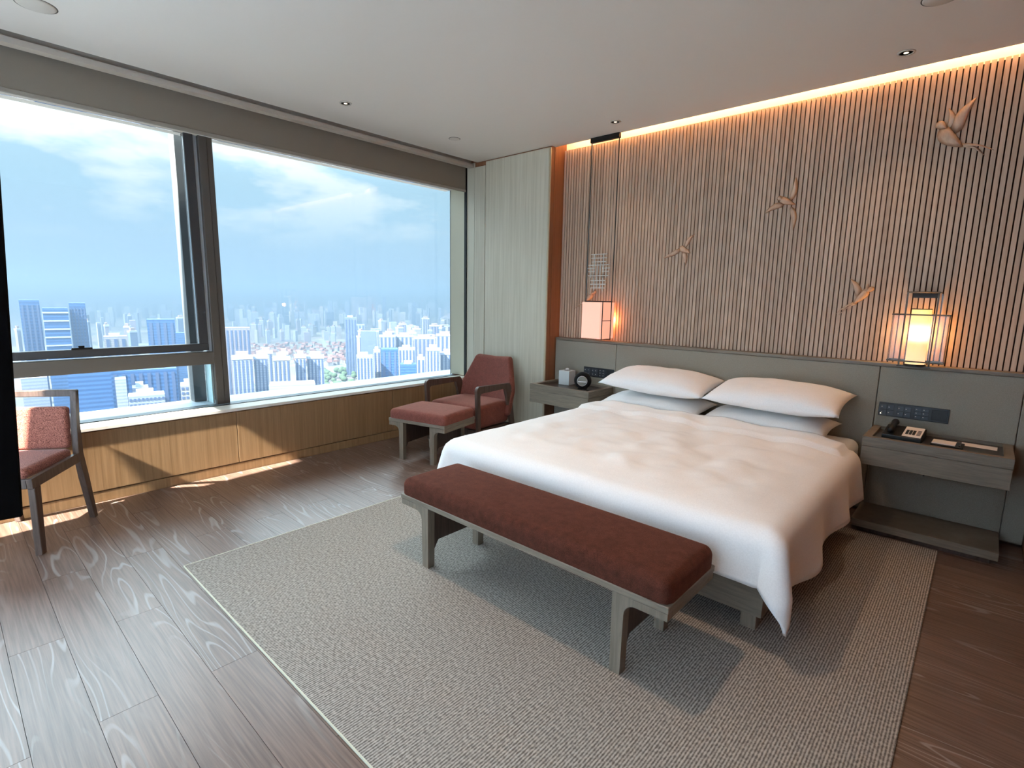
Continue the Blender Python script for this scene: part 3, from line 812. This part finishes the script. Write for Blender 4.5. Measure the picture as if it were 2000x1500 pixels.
cdm = tag(obj('info_card', box(-.085, .085, -.05, .05, 0, .0015), 'paper'), 'long white information card at the right end of the nightstand', 'card')
cdm.location = (.05, 4.33, TZ+.0006); cdm.rotation_euler = (0, 0, -.03)

# ------------------------------------------------------------------ lamps
def pendant():
    t = thing('pendant_lantern', 'hanging pale lantern on two thin dark rods beside the corner panel', 'lamp', (-2.82, 4.36, 1.125))
    zt = CE-1.125
    obj('ceiling_bracket', box(-.155, .155, -.02, .018, zt-.045, zt-.0005, .003, 1), 'black', t)
    for x in (-.147, .147):
        obj('rod', tube([(x, 0, -.0), (x, 0, zt-.046)], .005, 8), 'black', t)
        obj('clear_wire', tube([(x*.86, -.02, .37), (x*.86, -.02, zt-.046)], .0012, 6), 'silver', t)
    fr = bmesh.new()
    obj('top_frame', box(-.152, .152, -.006, .006, .352, .362), 'black', t)
    obj('bottom_frame', box(-.150, .150, -.006, .006, -.004, .004), 'black', t)
    obj('side_bar', box(.1385, .150, -.13, -.006, .176, .182), 'black', t)
    obj('side_post', tube([(.125, -.118, -.004), (.125, -.118, .36)], .0045, 6), 'black', t)
    em = bpy.data.materials.new('lantern_cloth'); em.use_nodes = True
    n = em.node_tree.nodes; b = n['Principled BSDF']; l = em.node_tree.links
    b.inputs['Base Color'].default_value = S(226, 186, 168); b.inputs['Roughness'].default_value = .7
    tc = n.new('ShaderNodeTexCoord'); nz_ = n.new('ShaderNodeTexNoise'); nz_.inputs['Scale'].default_value = 300; l.new(tc.outputs['Object'], nz_.inputs[0])
    bp = n.new('ShaderNodeBump'); bp.inputs['Strength'].default_value = .1; l.new(nz_.outputs[0], bp.inputs['Height']); l.new(bp.outputs[0], b.inputs['Normal'])
    b.inputs['Emission Color'].default_value = (1, .46, .31, 1); b.inputs['Emission Strength'].default_value = .36
    pts = [(-.118, -.10), (-.10, -.118), (.10, -.118), (.118, -.10), (.118, .10), (.10, .118), (-.10, .118), (-.118, .10)]
    obj('shade', prism(pts, .006, .350, 'z'), em, t)
    # lattice ornament hanging between the rods
    for k in range(6):
        x = -.085+k*.034
        for a, b_ in ((.62, .72), (.50, .60)) if k in (2, 3) else (((.60, .80), (.48, .62)) if k in (1, 4) else ((.60, .68),)):
            obj('lattice_bar', box(x-.004, x+.004, -.024, -.016, a-.02, b_), 'lattice', t)
    for z, hw in ((.80, .09), (.765, .09), (.73, .08), (.70, .115), (.67, .125), (.64, .12), (.60, .115), (.555, .085), (.52, .09), (.485, .085)):
        if z in (.67, .64):
            obj('lattice_bar', box(-hw, -.04, -.025, -.017, z-.004, z+.004), 'lattice', t); obj('lattice_bar', box(.04, hw, -.025, -.017, z-.004, z+.004), 'lattice', t)
        else: obj('lattice_bar', box(-hw, hw, -.025, -.017, z-.004, z+.004), 'lattice', t)
    lamp('POINT', 'lantern_lamp', (.06, .139, .18), 1.3, (1, .36, .12), t, shadow_soft_size=.012)
pendant()

def sconce():
    t = thing('glass_lantern', 'glowing glass lantern with dark frame above the telephone nightstand', 'lamp', (-.335, 4.40, 1.1))
    em = bpy.data.materials.new('glowing_tube'); em.use_nodes = True
    n = em.node_tree.nodes; l = em.node_tree.links; b = n['Principled BSDF']
    b.inputs['Base Color'].default_value = S(255, 226, 170)
    tc = n.new('ShaderNodeTexCoord'); sp = n.new('ShaderNodeSeparateXYZ'); l.new(tc.outputs['Object'], sp.inputs[0])
    cr = n.new('ShaderNodeValToRGB'); cr.color_ramp.interpolation = 'EASE'; e = cr.color_ramp.elements
    e[0].position = .0; e[0].color = (1, .62, .30, 1); e[1].position = 1; e[1].color = (1, .66, .20, 1)
    for p, c in ((.36, (1.0, .58, .18, 1)), (.52, (2.2, 1.9, 1.3, 1)), (.62, (2.2, 1.9, 1.2, 1)), (.80, (1.1, .75, .22, 1))):
        k_ = e.new(p); k_.color = c
    mr = n.new('ShaderNodeMapRange'); mr.inputs['From Min'].default_value = .012; mr.inputs['From Max'].default_value = .372
    l.new(sp.outputs['Z'], mr.inputs[0]); l.new(mr.outputs[0], cr.inputs[0])
    l.new(cr.outputs[0], b.inputs['Emission Color']); b.inputs['Emission Strength'].default_value = .60
    obj('inner_tube', lathe([(0, .012), (.053, .012), (.053, .372), (0, .372)], 32), em, t, True)
    obj('tube_cap', lathe([(0, .3725), (.055, .3725), (.055, .378), (0, .378)], 32), 'metal', t)
    obj('base_plate', lathe([(0, .0), (.06, .0), (.06, .0115), (0, .0115)], 32), 'black', t)
    hw, hd = .148, .055
    for z in (.030, .338):
        for y_ in (-hd, hd):
            obj('frame_bar', box(-hw, hw, y_-.0045, y_+.0045, z-.0045, z+.0045), 'metal', t)
        for x_ in (-hw, hw):
            obj('frame_bar', box(x_-.0045, x_+.0045, -hd+.005, hd-.005, z-.0045, z+.0045), 'metal', t)
    for y_ in (-hd, hd): obj('glass_panel', box(-hw+.004, hw-.004, y_-.0015, y_+.0015, .0355, .3325), 'acryl', t)
    for x_ in (-hw, hw): obj('glass_panel', box(x_-.0015, x_+.0015, -hd+.006, hd-.006, .0355, .3325), 'acryl', t)
    for x_ in (-.080, .080):
        obj('upright', box(x_-.0045, x_+.0045, -hd-.012, -hd-.005, 0.002, .480), 'metal', t)
        obj('glass_strip', box(x_-.010+(.012 if x_ > 0 else -.012), x_+.010+(.012 if x_ > 0 else -.012), .02, .023, .10, .474), 'acryl', t)
    obj('handle', box(-.086, .086, -hd-.013, .128, .4805, .488, .002, 1), 'metal', t)
    obj('wall_plate', box(-.07, .07, .1195, .1285, .45, .4795), 'black', t)
    obj('foot_plate', box(-.09, .09, -hd-.013, -hd-.005, -.004, .0015), 'black', t)
    lamp('POINT', 'lantern_lamp', (.0, .064, .21), 5.0, (1, .48, .16), t, shadow_soft_size=.03)
    lamp('POINT', 'lantern_lamp', (.0, -.075, .21), 1.2, (1, .55, .22), t, shadow_soft_size=.03)
sconce()

# ------------------------------------------------------------------ carved birds on the slat wall
def bird(label, x, z, parts, sc_=1.0):
    """parts: (name, outline in metres, thickness, bulge)"""
    t = thing('carved_bird', label, 'wall ornament', (x, 4.5195, z), 0, 'carved wooden birds on the slat wall')
    for name, pts, y0, y1 in parts:
        cx = sum(p[0] for p in pts)/len(pts); cz = sum(p[1] for p in pts)/len(pts)
        bm = bmesh.new()
        A = [bm.verts.new((p[0], -y0, p[1])) for p in pts]
        mid = [bm.verts.new((cx+(p[0]-cx)*.55, -y1, cz+(p[1]-cz)*.55)) for p in pts]
        top = bm.verts.new((cx, -y1*1.15, cz)); n = len(pts)
        bm.faces.new(A)
        for i in range(n):
            bm.faces.new((A[i], A[(i+1) % n], mid[(i+1) % n], mid[i])); bm.faces.new((mid[i], mid[(i+1) % n], top))
        obj(name, bm, 'bird', t, True)
    return t
def arc(p, q, r, bend, n=6, w0=.012, w1=.001):
    """tapering curved strip outline from p to q"""
    p, q = Vector(p), Vector(q); d = q-p; nn = Vector((-d.y, d.x)).normalized()
    L = [p+d*(i/n)+nn*bend*math.sin(math.pi*i/n) for i in range(n+1)]
    w = [w0+(w1-w0)*i/n for i in range(n+1)]
    return [tuple(a+nn*b) for a, b in zip(L, w)]+[tuple(a-nn*b) for a, b in zip(L[::-1], w[::-1])]
def leaf(p, q, wid, bend=0, n=8):
    p, q = Vector(p), Vector(q); d = q-p; nn = Vector((-d.y, d.x)).normalized()
    L = [p+d*(i/n)+nn*bend*math.sin(math.pi*i/n) for i in range(n+1)]
    w = [wid*(math.sin(math.pi*min(.999, (i/n)**.6)))**.8+.001 for i in range(n+1)]
    return [tuple(a+nn*b) for a, b in zip(L, w)]+[tuple(a-nn*b) for a, b in zip(L[::-1], w[::-1])]
bird('large carved bird near the ceiling at the upper right', -.31, 2.58, [
    ('body', leaf((-.075, .05), (.055, -.085), .042, -.012), .004, .034),
    ('head', leaf((-.095, .088), (-.035, .035), .024, 0), .006, .030),
    ('wing', leaf((.005, .0), (.085, .20), .034, .020), .010, .028),
    ('wing', leaf((-.02, .03), (-.045, .165), .022, -.015), .002, .016),
    ('tail_feather', arc((.045, -.07), (.205, -.128), 0, .012, w0=.009), .004, .012),
    ('tail_feather', arc((.045, -.075), (.165, -.155), 0, .020, w0=.008), .004, .010)])
bird('carved swallow high up about midway between the two lamps', -1.265, 2.25, [
    ('body', leaf((-.055, .045), (.065, -.01), .026, 0), .004, .026),
    ('head', leaf((-.065, .06), (-.02, .025), .018, 0), .006, .024),
    ('wing', leaf((-.01, .0), (-.15, -.055), .022, -.014), .006, .018),
    ('wing', leaf((.03, .02), (.052, .19), .020, -.012), .006, .018),
    ('tail_feather', leaf((.035, -.02), (.066, -.20), .020, .016), .004, .014)])
bird('small carved bird nearest the hanging lantern rods', -2.085, 1.945, [
    ('body', leaf((-.02, .025), (.08, -.03), .026, 0), .004, .024),
    ('head', leaf((.035, .0), (.085, -.035), .016, 0), .006, .020),
    ('wing', leaf((.0, .01), (-.165, -.065), .020, .006), .006, .018),
    ('wing', leaf((.03, .015), (.115, .13), .017, .012), .006, .018),
    ('tail_feather', leaf((.015, -.01), (.05, -.13), .020, .010), .004, .014)])
bird('carved long-tailed bird left of the glowing glass lantern', -.715, 1.545, [
    ('body', leaf((.055, .06), (-.03, -.045), .026, 0), .004, .026),
    ('head', leaf((.085, .075), (.035, .04), .016, 0), .006, .022),
    ('wing', leaf((.0, .005), (-.065, .135), .022, -.014), .006, .020),
    ('wing', leaf((.02, .02), (.045, .10), .014, -.008), .002, .014),
    ('tail_feather', arc((-.02, -.03), (-.13, -.115), 0, -.008, w0=.008), .004, .012),
    ('tail_feather', arc((-.01, -.035), (-.11, -.125), 0, -.010, w0=.008), .004, .010)])
bird('carved bird partly hidden behind the hanging lantern', -3.05, 1.525, [
    ('body', leaf((.06, .04), (-.02, -.05), .026, 0), .004, .026),
    ('head', leaf((.10, .06), (.04, .025), .016, 0), .006, .022),
    ('wing', leaf((.03, .0), (.06, .13), .020, .010), .006, .018),
    ('tail_feather', arc((-.01, -.04), (-.165, -.13), 0, -.008, w0=.008), .004, .012)])

# ------------------------------------------------------------------ the city far below the window
G = -180.0
def facade(name, c1, c2, floor_h=3.2, win=.5, rough=.5):
    m, n, l, b = new_mat(name)
    tc = n.new('ShaderNodeTexCoord'); sp = n.new('ShaderNodeSeparateXYZ'); l.new(tc.outputs['Object'], sp.inputs[0])
    a = n.new('ShaderNodeMath'); a.operation = 'DIVIDE'; a.inputs[1].default_value = floor_h; l.new(sp.outputs['Z'], a.inputs[0])
    f = n.new('ShaderNodeMath'); f.operation = 'FRACT'; l.new(a.outputs[0], f.inputs[0])
    c = n.new('ShaderNodeMath'); c.operation = 'GREATER_THAN'; c.inputs[1].default_value = win; l.new(f.outputs[0], c.inputs[0])
    mx = n.new('ShaderNodeMixRGB'); mx.inputs[1].default_value = c1; mx.inputs[2].default_value = c2; l.new(c.outputs[0], mx.inputs[0])
    l.new(mx.outputs[0], b.inputs['Base Color']); b.inputs['Roughness'].default_value = rough
    return m
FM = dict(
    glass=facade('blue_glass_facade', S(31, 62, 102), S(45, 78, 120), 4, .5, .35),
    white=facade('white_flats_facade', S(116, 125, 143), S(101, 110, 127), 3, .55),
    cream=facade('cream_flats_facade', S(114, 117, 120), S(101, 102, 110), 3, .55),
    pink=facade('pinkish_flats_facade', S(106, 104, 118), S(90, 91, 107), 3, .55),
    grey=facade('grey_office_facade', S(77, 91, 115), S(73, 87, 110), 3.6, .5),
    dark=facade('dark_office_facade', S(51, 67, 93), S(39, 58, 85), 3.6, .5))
STRIP = plain('window_strip_glass', S(56, 72, 102), .35)
ROOFM = plain('warm_roof', S(110, 97, 94), .8)
GREEN = plain('park_green', S(56, 78, 56), .95)
PALE = plain('pale_band', S(132, 143, 163), .6)

def at_px(px, py, D):
    d = ray(px, py); s = D/math.hypot(d.x, d.y); return CAM + d*s

def building(px0, px1, ptop, D, fac, label, depth=22, strips=0, roof=None, rot=0, group=None, bands=0, name='tower_block', grid=None):
    a, b = at_px(px0, ptop, D), at_px(px1, ptop, D)
    w = (Vector((b.x-a.x, b.y-a.y, 0))).length; top = (a.z+b.z)/2
    c = (a+b)/2; h = top-G
    dirv = Vector((c.x-CAM.x, c.y-CAM.y, 0)).normalized()
    c2 = c + dirv*depth/2
    ang = math.atan2(dirv.y, dirv.x)-math.pi/2
    t = thing(name, label, 'building', (c2.x, c2.y, G), ang+math.radians(rot), group)
    if rot:
        r_ = abs(math.radians(rot)); w = max(w*.4, (w-depth*math.sin(r_))/math.cos(r_))
    obj('body', box(-w/2, w/2, -depth/2, depth/2, 0, h), FM[fac], t)
    if strips:
        me = None
        for k_ in range(strips):
            xx = -w/2 + w*(k_+.5)/strips
            if me is None:
                ws_ = w/strips*.42
                bm = box(-ws_/2, ws_/2, -.5, 0, 0, h*.965); bmesh.ops.recalc_face_normals(bm, faces=bm.faces)
                me = bpy.data.meshes.new('window_strip'); bm.to_mesh(me); bm.free(); me.materials.append(STRIP)
            o = link(bpy.data.objects.new('window_strip', me), t); o.location = (xx, -depth/2-.02, 0)
    if bands:
        me = None
        for k_ in range(bands):
            if me is None:
                bm = box(-w/2-.3, w/2+.3, -.6, 0, 0, 1.6); bmesh.ops.recalc_face_normals(bm, faces=bm.faces)
                me = bpy.data.meshes.new('facade_band'); bm.to_mesh(me); bm.free(); me.materials.append(PALE)
            o = link(bpy.data.objects.new('facade_band', me), t); o.location = (0, -depth/2-.02, h-6-k_*(h*.06))
    if grid:
        nx, nzv, hh = grid
        bm = box(-.5, .5, -.4, 0, -.5, .5); bmesh.ops.scale(bm, vec=(w/nx*.55, 1, hh/nzv*.5), verts=bm.verts); bmesh.ops.recalc_face_normals(bm, faces=bm.faces)
        me = bpy.data.meshes.new('window'); bm.to_mesh(me); bm.free(); me.materials.append(STRIP)
        for i in range(nx):
            for j in range(nzv):
                o = link(bpy.data.objects.new('window', me), t); o.location = (-w/2+w*(i+.5)/nx, -depth/2-.02, h-hh*(j+.7)/nzv)
    if roof == 'crown':
        obj('roof_crown', box(-w*.3, w*.3, -depth*.3, depth*.3, h, h+6), ROOFM, t)
        obj('parapet', box(-w/2-.6, w/2+.6, -depth/2-.6, depth/2+.6, h-2.5, h+.8), PALE, t)
    elif roof == 'slab':
        obj('roof_plant', box(-w*.28, w*.20, -depth*.2, depth*.3, h, h+4), PALE, t)
    return t

CITY = [
 # px0 px1 ptop D facade label depth strips roof rot
 (36, 76, 586, 900, 'glass', 'dark blue glass tower at the far left of the skyline', 30, 4, None, 0),
 (82, 132, 602, 820, 'glass', 'broad blue glass tower with pale bands behind the window latch', 30, 0, None, 0),
 (134, 166, 592, 850, 'glass', 'blue glass tower with a pale striped flank', 26, 5, None, 0),
 (202, 248, 657, 980, 'cream', 'cream block framed like an arch above the latch', 24, 3, 'slab', 0),
 (286, 341, 624, 900, 'glass', 'square blue glass tower left of the window mullion', 30, 4, None, 0),
 (341, 372, 650, 1100, 'glass', 'lower blue tower touching the window mullion', 24, 0, None, 0),
 (130, 215, 718, 600, 'glass', 'wide blue glass office block in the lower left pane', 30, 0, None, 0),
 (215, 345, 722, 640, 'glass', 'long blue glass office slab filling the lower left pane', 30, 8, None, 0),
 (300, 345, 714, 690, 'dark', 'dark glass block at the right of the lower pane', 24, 4, None, 0),
 (250, 322, 772, 560, 'white', 'white gridded apartment block low in the lower pane', 20, 0, 'slab', 0),
 (224, 246, 741, 592, 'white', 'slim white stair tower beside the gridded apartments', 20, 0, None, 0),
 (258, 290, 757, 602, 'white', 'white stepped upper storeys of flats in the lower pane', 18, 0, 'slab', 0),
 (352, 386, 752, 560, 'cream', 'cream apartment block beside the mullion base', 20, 0, 'slab', 0),
 (40, 92, 738, 640, 'white', 'low pale building behind the chair back', 30, 0, None, 0),
 (439, 488, 640, 1000, 'pink', 'tall mauve slab tower right of the mullion', 22, 6, None, 0),
 (453, 493, 698, 690, 'white', 'leftmost tower of the near striped apartment row', 20, 5, 'crown', 0),
 (495, 522, 697, 700, 'white', 'second tower of the near striped apartment row', 20, 4, 'crown', 0),
 (533, 566, 700, 700, 'cream', 'third tower of the near striped apartment row', 20, 4, 'crown', 0),
 (576, 597, 696, 710, 'white', 'fourth tower of the near striped apartment row', 20, 3, 'crown', 0),
 (599, 632, 697, 720, 'white', 'rightmost tower of the near striped apartment row by the park', 20, 5, 'crown', 0),
 (506, 532, 688, 830, 'cream', 'warm-roofed tower behind the near apartment row, left one', 20, 3, 'crown', 0),
 (546, 562, 690, 840, 'cream', 'warm-roofed tower behind the near apartment row, slim one', 18, 2, 'crown', 0),
 (525, 616, 752, 610, 'white', 'long low pale podium before the near apartment row', 30, 0, None, 0),
 (696, 728, 695, 760, 'white', 'striped white tower right of the park', 20, 5, 'slab', 0),
 (729, 743, 684, 800, 'cream', 'slim cream tower next to the blue glass block', 18, 2, 'slab', 0),
 (744, 777, 682, 790, 'glass', 'bright blue glass block in front of the right-hand flats', 26, 3, None, 0),
 (778, 811, 680, 880, 'white', 'white slab tower right of the blue glass block', 20, 5, 'slab', 0),
 (782, 813, 712, 760, 'glass', 'low blue building under the white slab tower', 24, 0, 'slab', 0),
 (814, 830, 699, 800, 'white', 'slim white tower above the armchair arm', 18, 2, 'slab', 0),
 (833, 858, 682, 840, 'white', 'ornate white tower above the armchair', 20, 4, 'crown', 0),
 (860, 889, 690, 860, 'white', 'white tower at the right end of the view', 20, 4, 'crown', 0),
 (704, 734, 647, 1050, 'grey', 'tall grey-blue office tower right of centre', 24, 0, None, 0),
 (673, 696, 620, 1250, 'grey', 'grey tower with pale piers above the park', 20, 4, 'slab', 0),
 (741, 772, 656, 1100, 'white', 'left block of the long pale residential row', 20, 4, 'crown', 0),
 (773, 806, 656, 1120, 'white', 'middle block of the long pale residential row', 20, 4, 'crown', 0),
 (808, 848, 660, 1120, 'pink', 'right block of the long pale residential row', 20, 5, 'crown', 0),
 (852, 885, 654, 1080, 'cream', 'cream block at the right end of the residential row', 20, 4, 'crown', 0),
 (540, 577, 609, 3300, 'dark', 'wide blue block standing out in the far skyline', 40, 0, None, 0),
 (637, 652, 610, 2950, 'dark', 'slim blue block beside the far pale slabs', 30, 0, None, 0),
 (603, 622, 613, 2900, 'white', 'pale far slab left of the slim blue block', 26, 0, None, 0),
 (747, 754, 580, 3000, 'dark', 'tallest slim tower on the far horizon', 30, 0, None, 0),
 (674, 682, 588, 2800, 'grey', 'second tallest slim tower on the far horizon', 30, 0, None, 0),
 (640, 648, 588, 3000, 'grey', 'slim horizon tower left of the second tallest', 30, 0, None, 0),
 (804, 812, 590, 2900, 'dark', 'blue horizon tower right of the tallest one', 30, 0, None, 0),
 (533, 540, 592, 3600, 'white', 'pale horizon tower beside the wide blue block', 30, 0, None, 0),
]
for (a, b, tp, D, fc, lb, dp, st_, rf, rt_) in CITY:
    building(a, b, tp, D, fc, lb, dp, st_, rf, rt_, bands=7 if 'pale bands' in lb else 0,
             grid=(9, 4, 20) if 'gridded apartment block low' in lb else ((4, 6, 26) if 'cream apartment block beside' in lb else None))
rnd = random.Random(3)
SPOTS = []
def free(x, y, r):
    if any(math.hypot(x-a, y-b) < r+c for a, b, c in SPOTS): return False
    SPOTS.append((x, y, r)); return True
for o in [q for q in COL.objects if q.get('category') == 'building']:
    b_ = next(c for c in o.children if c.name.startswith('body')); d_ = b_.dimensions if False else None
    xs = [v.co for v in b_.data.vertices]; SPOTS.append((o.location.x, o.location.y, max(abs(v.x) for v in xs)*1.0+6))
def scatter(n, px, py, D, wpx, names, label, group, facs, crown=.4, st=0):
    done = tries = 0
    while done < n and tries < n*30:
        tries += 1
        d = rnd.uniform(*D); f_ = (d-D[0])/(D[1]-D[0])
        p = rnd.uniform(*px); top = py[0]*f_+py[1]*(1-f_) + rnd.uniform(-7, 7)
        w = rnd.uniform(*wpx); c_ = at_px(p+w/2, top, d+12)
        if not free(c_.x, c_.y, w/F_PX*d*.62+13): continue
        done += 1
        building(p, p+w, top, d, rnd.choice(facs), label, rnd.uniform(14, 30), st if rnd.random() < .5 else 0, 'crown' if rnd.random() < crown else None, rnd.uniform(-25, 25), group)
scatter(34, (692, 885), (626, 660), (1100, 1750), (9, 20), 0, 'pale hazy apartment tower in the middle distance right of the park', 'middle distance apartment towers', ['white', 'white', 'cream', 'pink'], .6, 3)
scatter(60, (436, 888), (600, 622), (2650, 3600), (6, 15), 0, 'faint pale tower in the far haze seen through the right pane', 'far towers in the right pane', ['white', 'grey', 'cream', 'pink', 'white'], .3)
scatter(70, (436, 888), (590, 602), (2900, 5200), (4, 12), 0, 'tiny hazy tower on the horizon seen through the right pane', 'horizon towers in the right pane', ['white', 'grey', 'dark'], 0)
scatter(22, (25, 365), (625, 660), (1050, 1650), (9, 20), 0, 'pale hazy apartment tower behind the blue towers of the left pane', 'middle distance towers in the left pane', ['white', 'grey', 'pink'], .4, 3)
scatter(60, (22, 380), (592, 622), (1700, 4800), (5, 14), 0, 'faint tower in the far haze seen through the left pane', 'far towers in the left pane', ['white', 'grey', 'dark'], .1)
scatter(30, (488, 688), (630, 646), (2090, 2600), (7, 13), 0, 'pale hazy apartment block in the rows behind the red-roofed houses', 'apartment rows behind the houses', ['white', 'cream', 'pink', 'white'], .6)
# low villas with reddish roofs
vm = None
for k_ in range(260):
    px = rnd.uniform(482, 690); D = rnd.uniform(1420, 2050)
    c = at_px(px, 700, D)
    if not free(c.x, c.y, 9.5): continue
    t = thing('villa', 'tiny red-roofed house in the low quarter behind the near striped apartments', 'house', (c.x, c.y, G), rnd.uniform(0, 3), 'red-roofed houses')
    s_ = rnd.uniform(9, 14)
    obj('walls', box(-s_/2, s_/2, -5, 5, 0, 9), FM['cream'], t)
    obj('roof', prism([(-s_/2-1, 9), (s_/2+1, 9), (s_/2-2, 13.5), (-s_/2+2, 13.5)], -6, 6, 'y'), plain('red_tiles', S(98, 70, 66), .8) if vm is None else vm, t)
    vm = bpy.data.materials.get('red_tiles')
# park trees
for k_ in range(160):
    px = rnd.uniform(628, 702); D = rnd.uniform(930, 1330)
    c = at_px(px, 720, D)
    if not free(c.x, c.y, 8.5): continue
    bm = bmesh.new(); bmesh.ops.create_icosphere(bm, subdivisions=2, radius=rnd.uniform(5, 8))
    for v in bm.verts: v.co += v.co.normalized()*1.6*noise.noise(v.co*.35+Vector((k_, 0, 0))); 
    for v in bm.verts: v.co.z = v.co.z*.85+7
    add_box(bm, -.5, .5, -.5, .5, 0, 4)
    o = tag(obj('park_tree', bm, GREEN, None, True), 'green tree in the city park right of the near apartment row', 'tree', 'park trees'); o.location = (c.x, c.y, G)
m, n, l, b = new_mat('city_ground')
tc = n.new('ShaderNodeTexCoord'); vo = n.new('ShaderNodeTexVoronoi'); vo.inputs['Scale'].default_value = .012; l.new(tc.outputs['Object'], vo.inputs[0])
nn = n.new('ShaderNodeTexNoise'); nn.inputs['Scale'].default_value = .004; l.new(tc.outputs['Object'], nn.inputs[0])
c1 = n.new('ShaderNodeValToRGB'); c1.color_ramp.elements[0].position = .42; c1.color_ramp.elements[1].position = .58
c1.color_ramp.elements[0].color = S(40, 54, 44); c1.color_ramp.elements[1].color = S(70, 76, 82); l.new(nn.outputs[0], c1.inputs[0])
mx = n.new('ShaderNodeMixRGB'); mx.inputs[0].default_value = .06; l.new(c1.outputs[0], mx.inputs[1]); l.new(vo.outputs['Color'], mx.inputs[2])
hs = n.new('ShaderNodeHueSaturation'); hs.inputs['Saturation'].default_value = .35; l.new(mx.outputs[0], hs.inputs['Color']); l.new(hs.outputs[0], b.inputs['Base Color']); b.inputs['Roughness'].default_value = .9
struct(obj('ground', box(-16000, -40, -9000, 14000, G-2, G), m), 'city ground far below the window', 'ground')

# city haze: one even volume over the city
HAZE_D = .00072
hz = bpy.data.materials.new('city_haze'); hz.use_nodes = True; n = hz.node_tree.nodes; l = hz.node_tree.links; n.clear()
o_ = n.new('ShaderNodeOutputMaterial'); vs = n.new('ShaderNodeVolumeScatter'); vs.inputs['Color'].default_value = (.185, .26, .335, 1)
vs.inputs['Density'].default_value = HAZE_D; vs.inputs['Anisotropy'].default_value = .65
va = n.new('ShaderNodeVolumeAbsorption'); va.inputs['Color'].default_value = vs.inputs['Color'].default_value; va.inputs['Density'].default_value = HAZE_D
ads = n.new('ShaderNodeAddShader'); l.new(vs.outputs[0], ads.inputs[0]); l.new(va.outputs[0], ads.inputs[1])
l.new(ads.outputs[0], o_.inputs['Volume'])
hzo = obj('city_haze', box(-15000, -160, -8800, 13800, G+.5, 60), hz)
tag(hzo, 'pale blue haze lying over the distant city', 'haze', None, 'stuff')
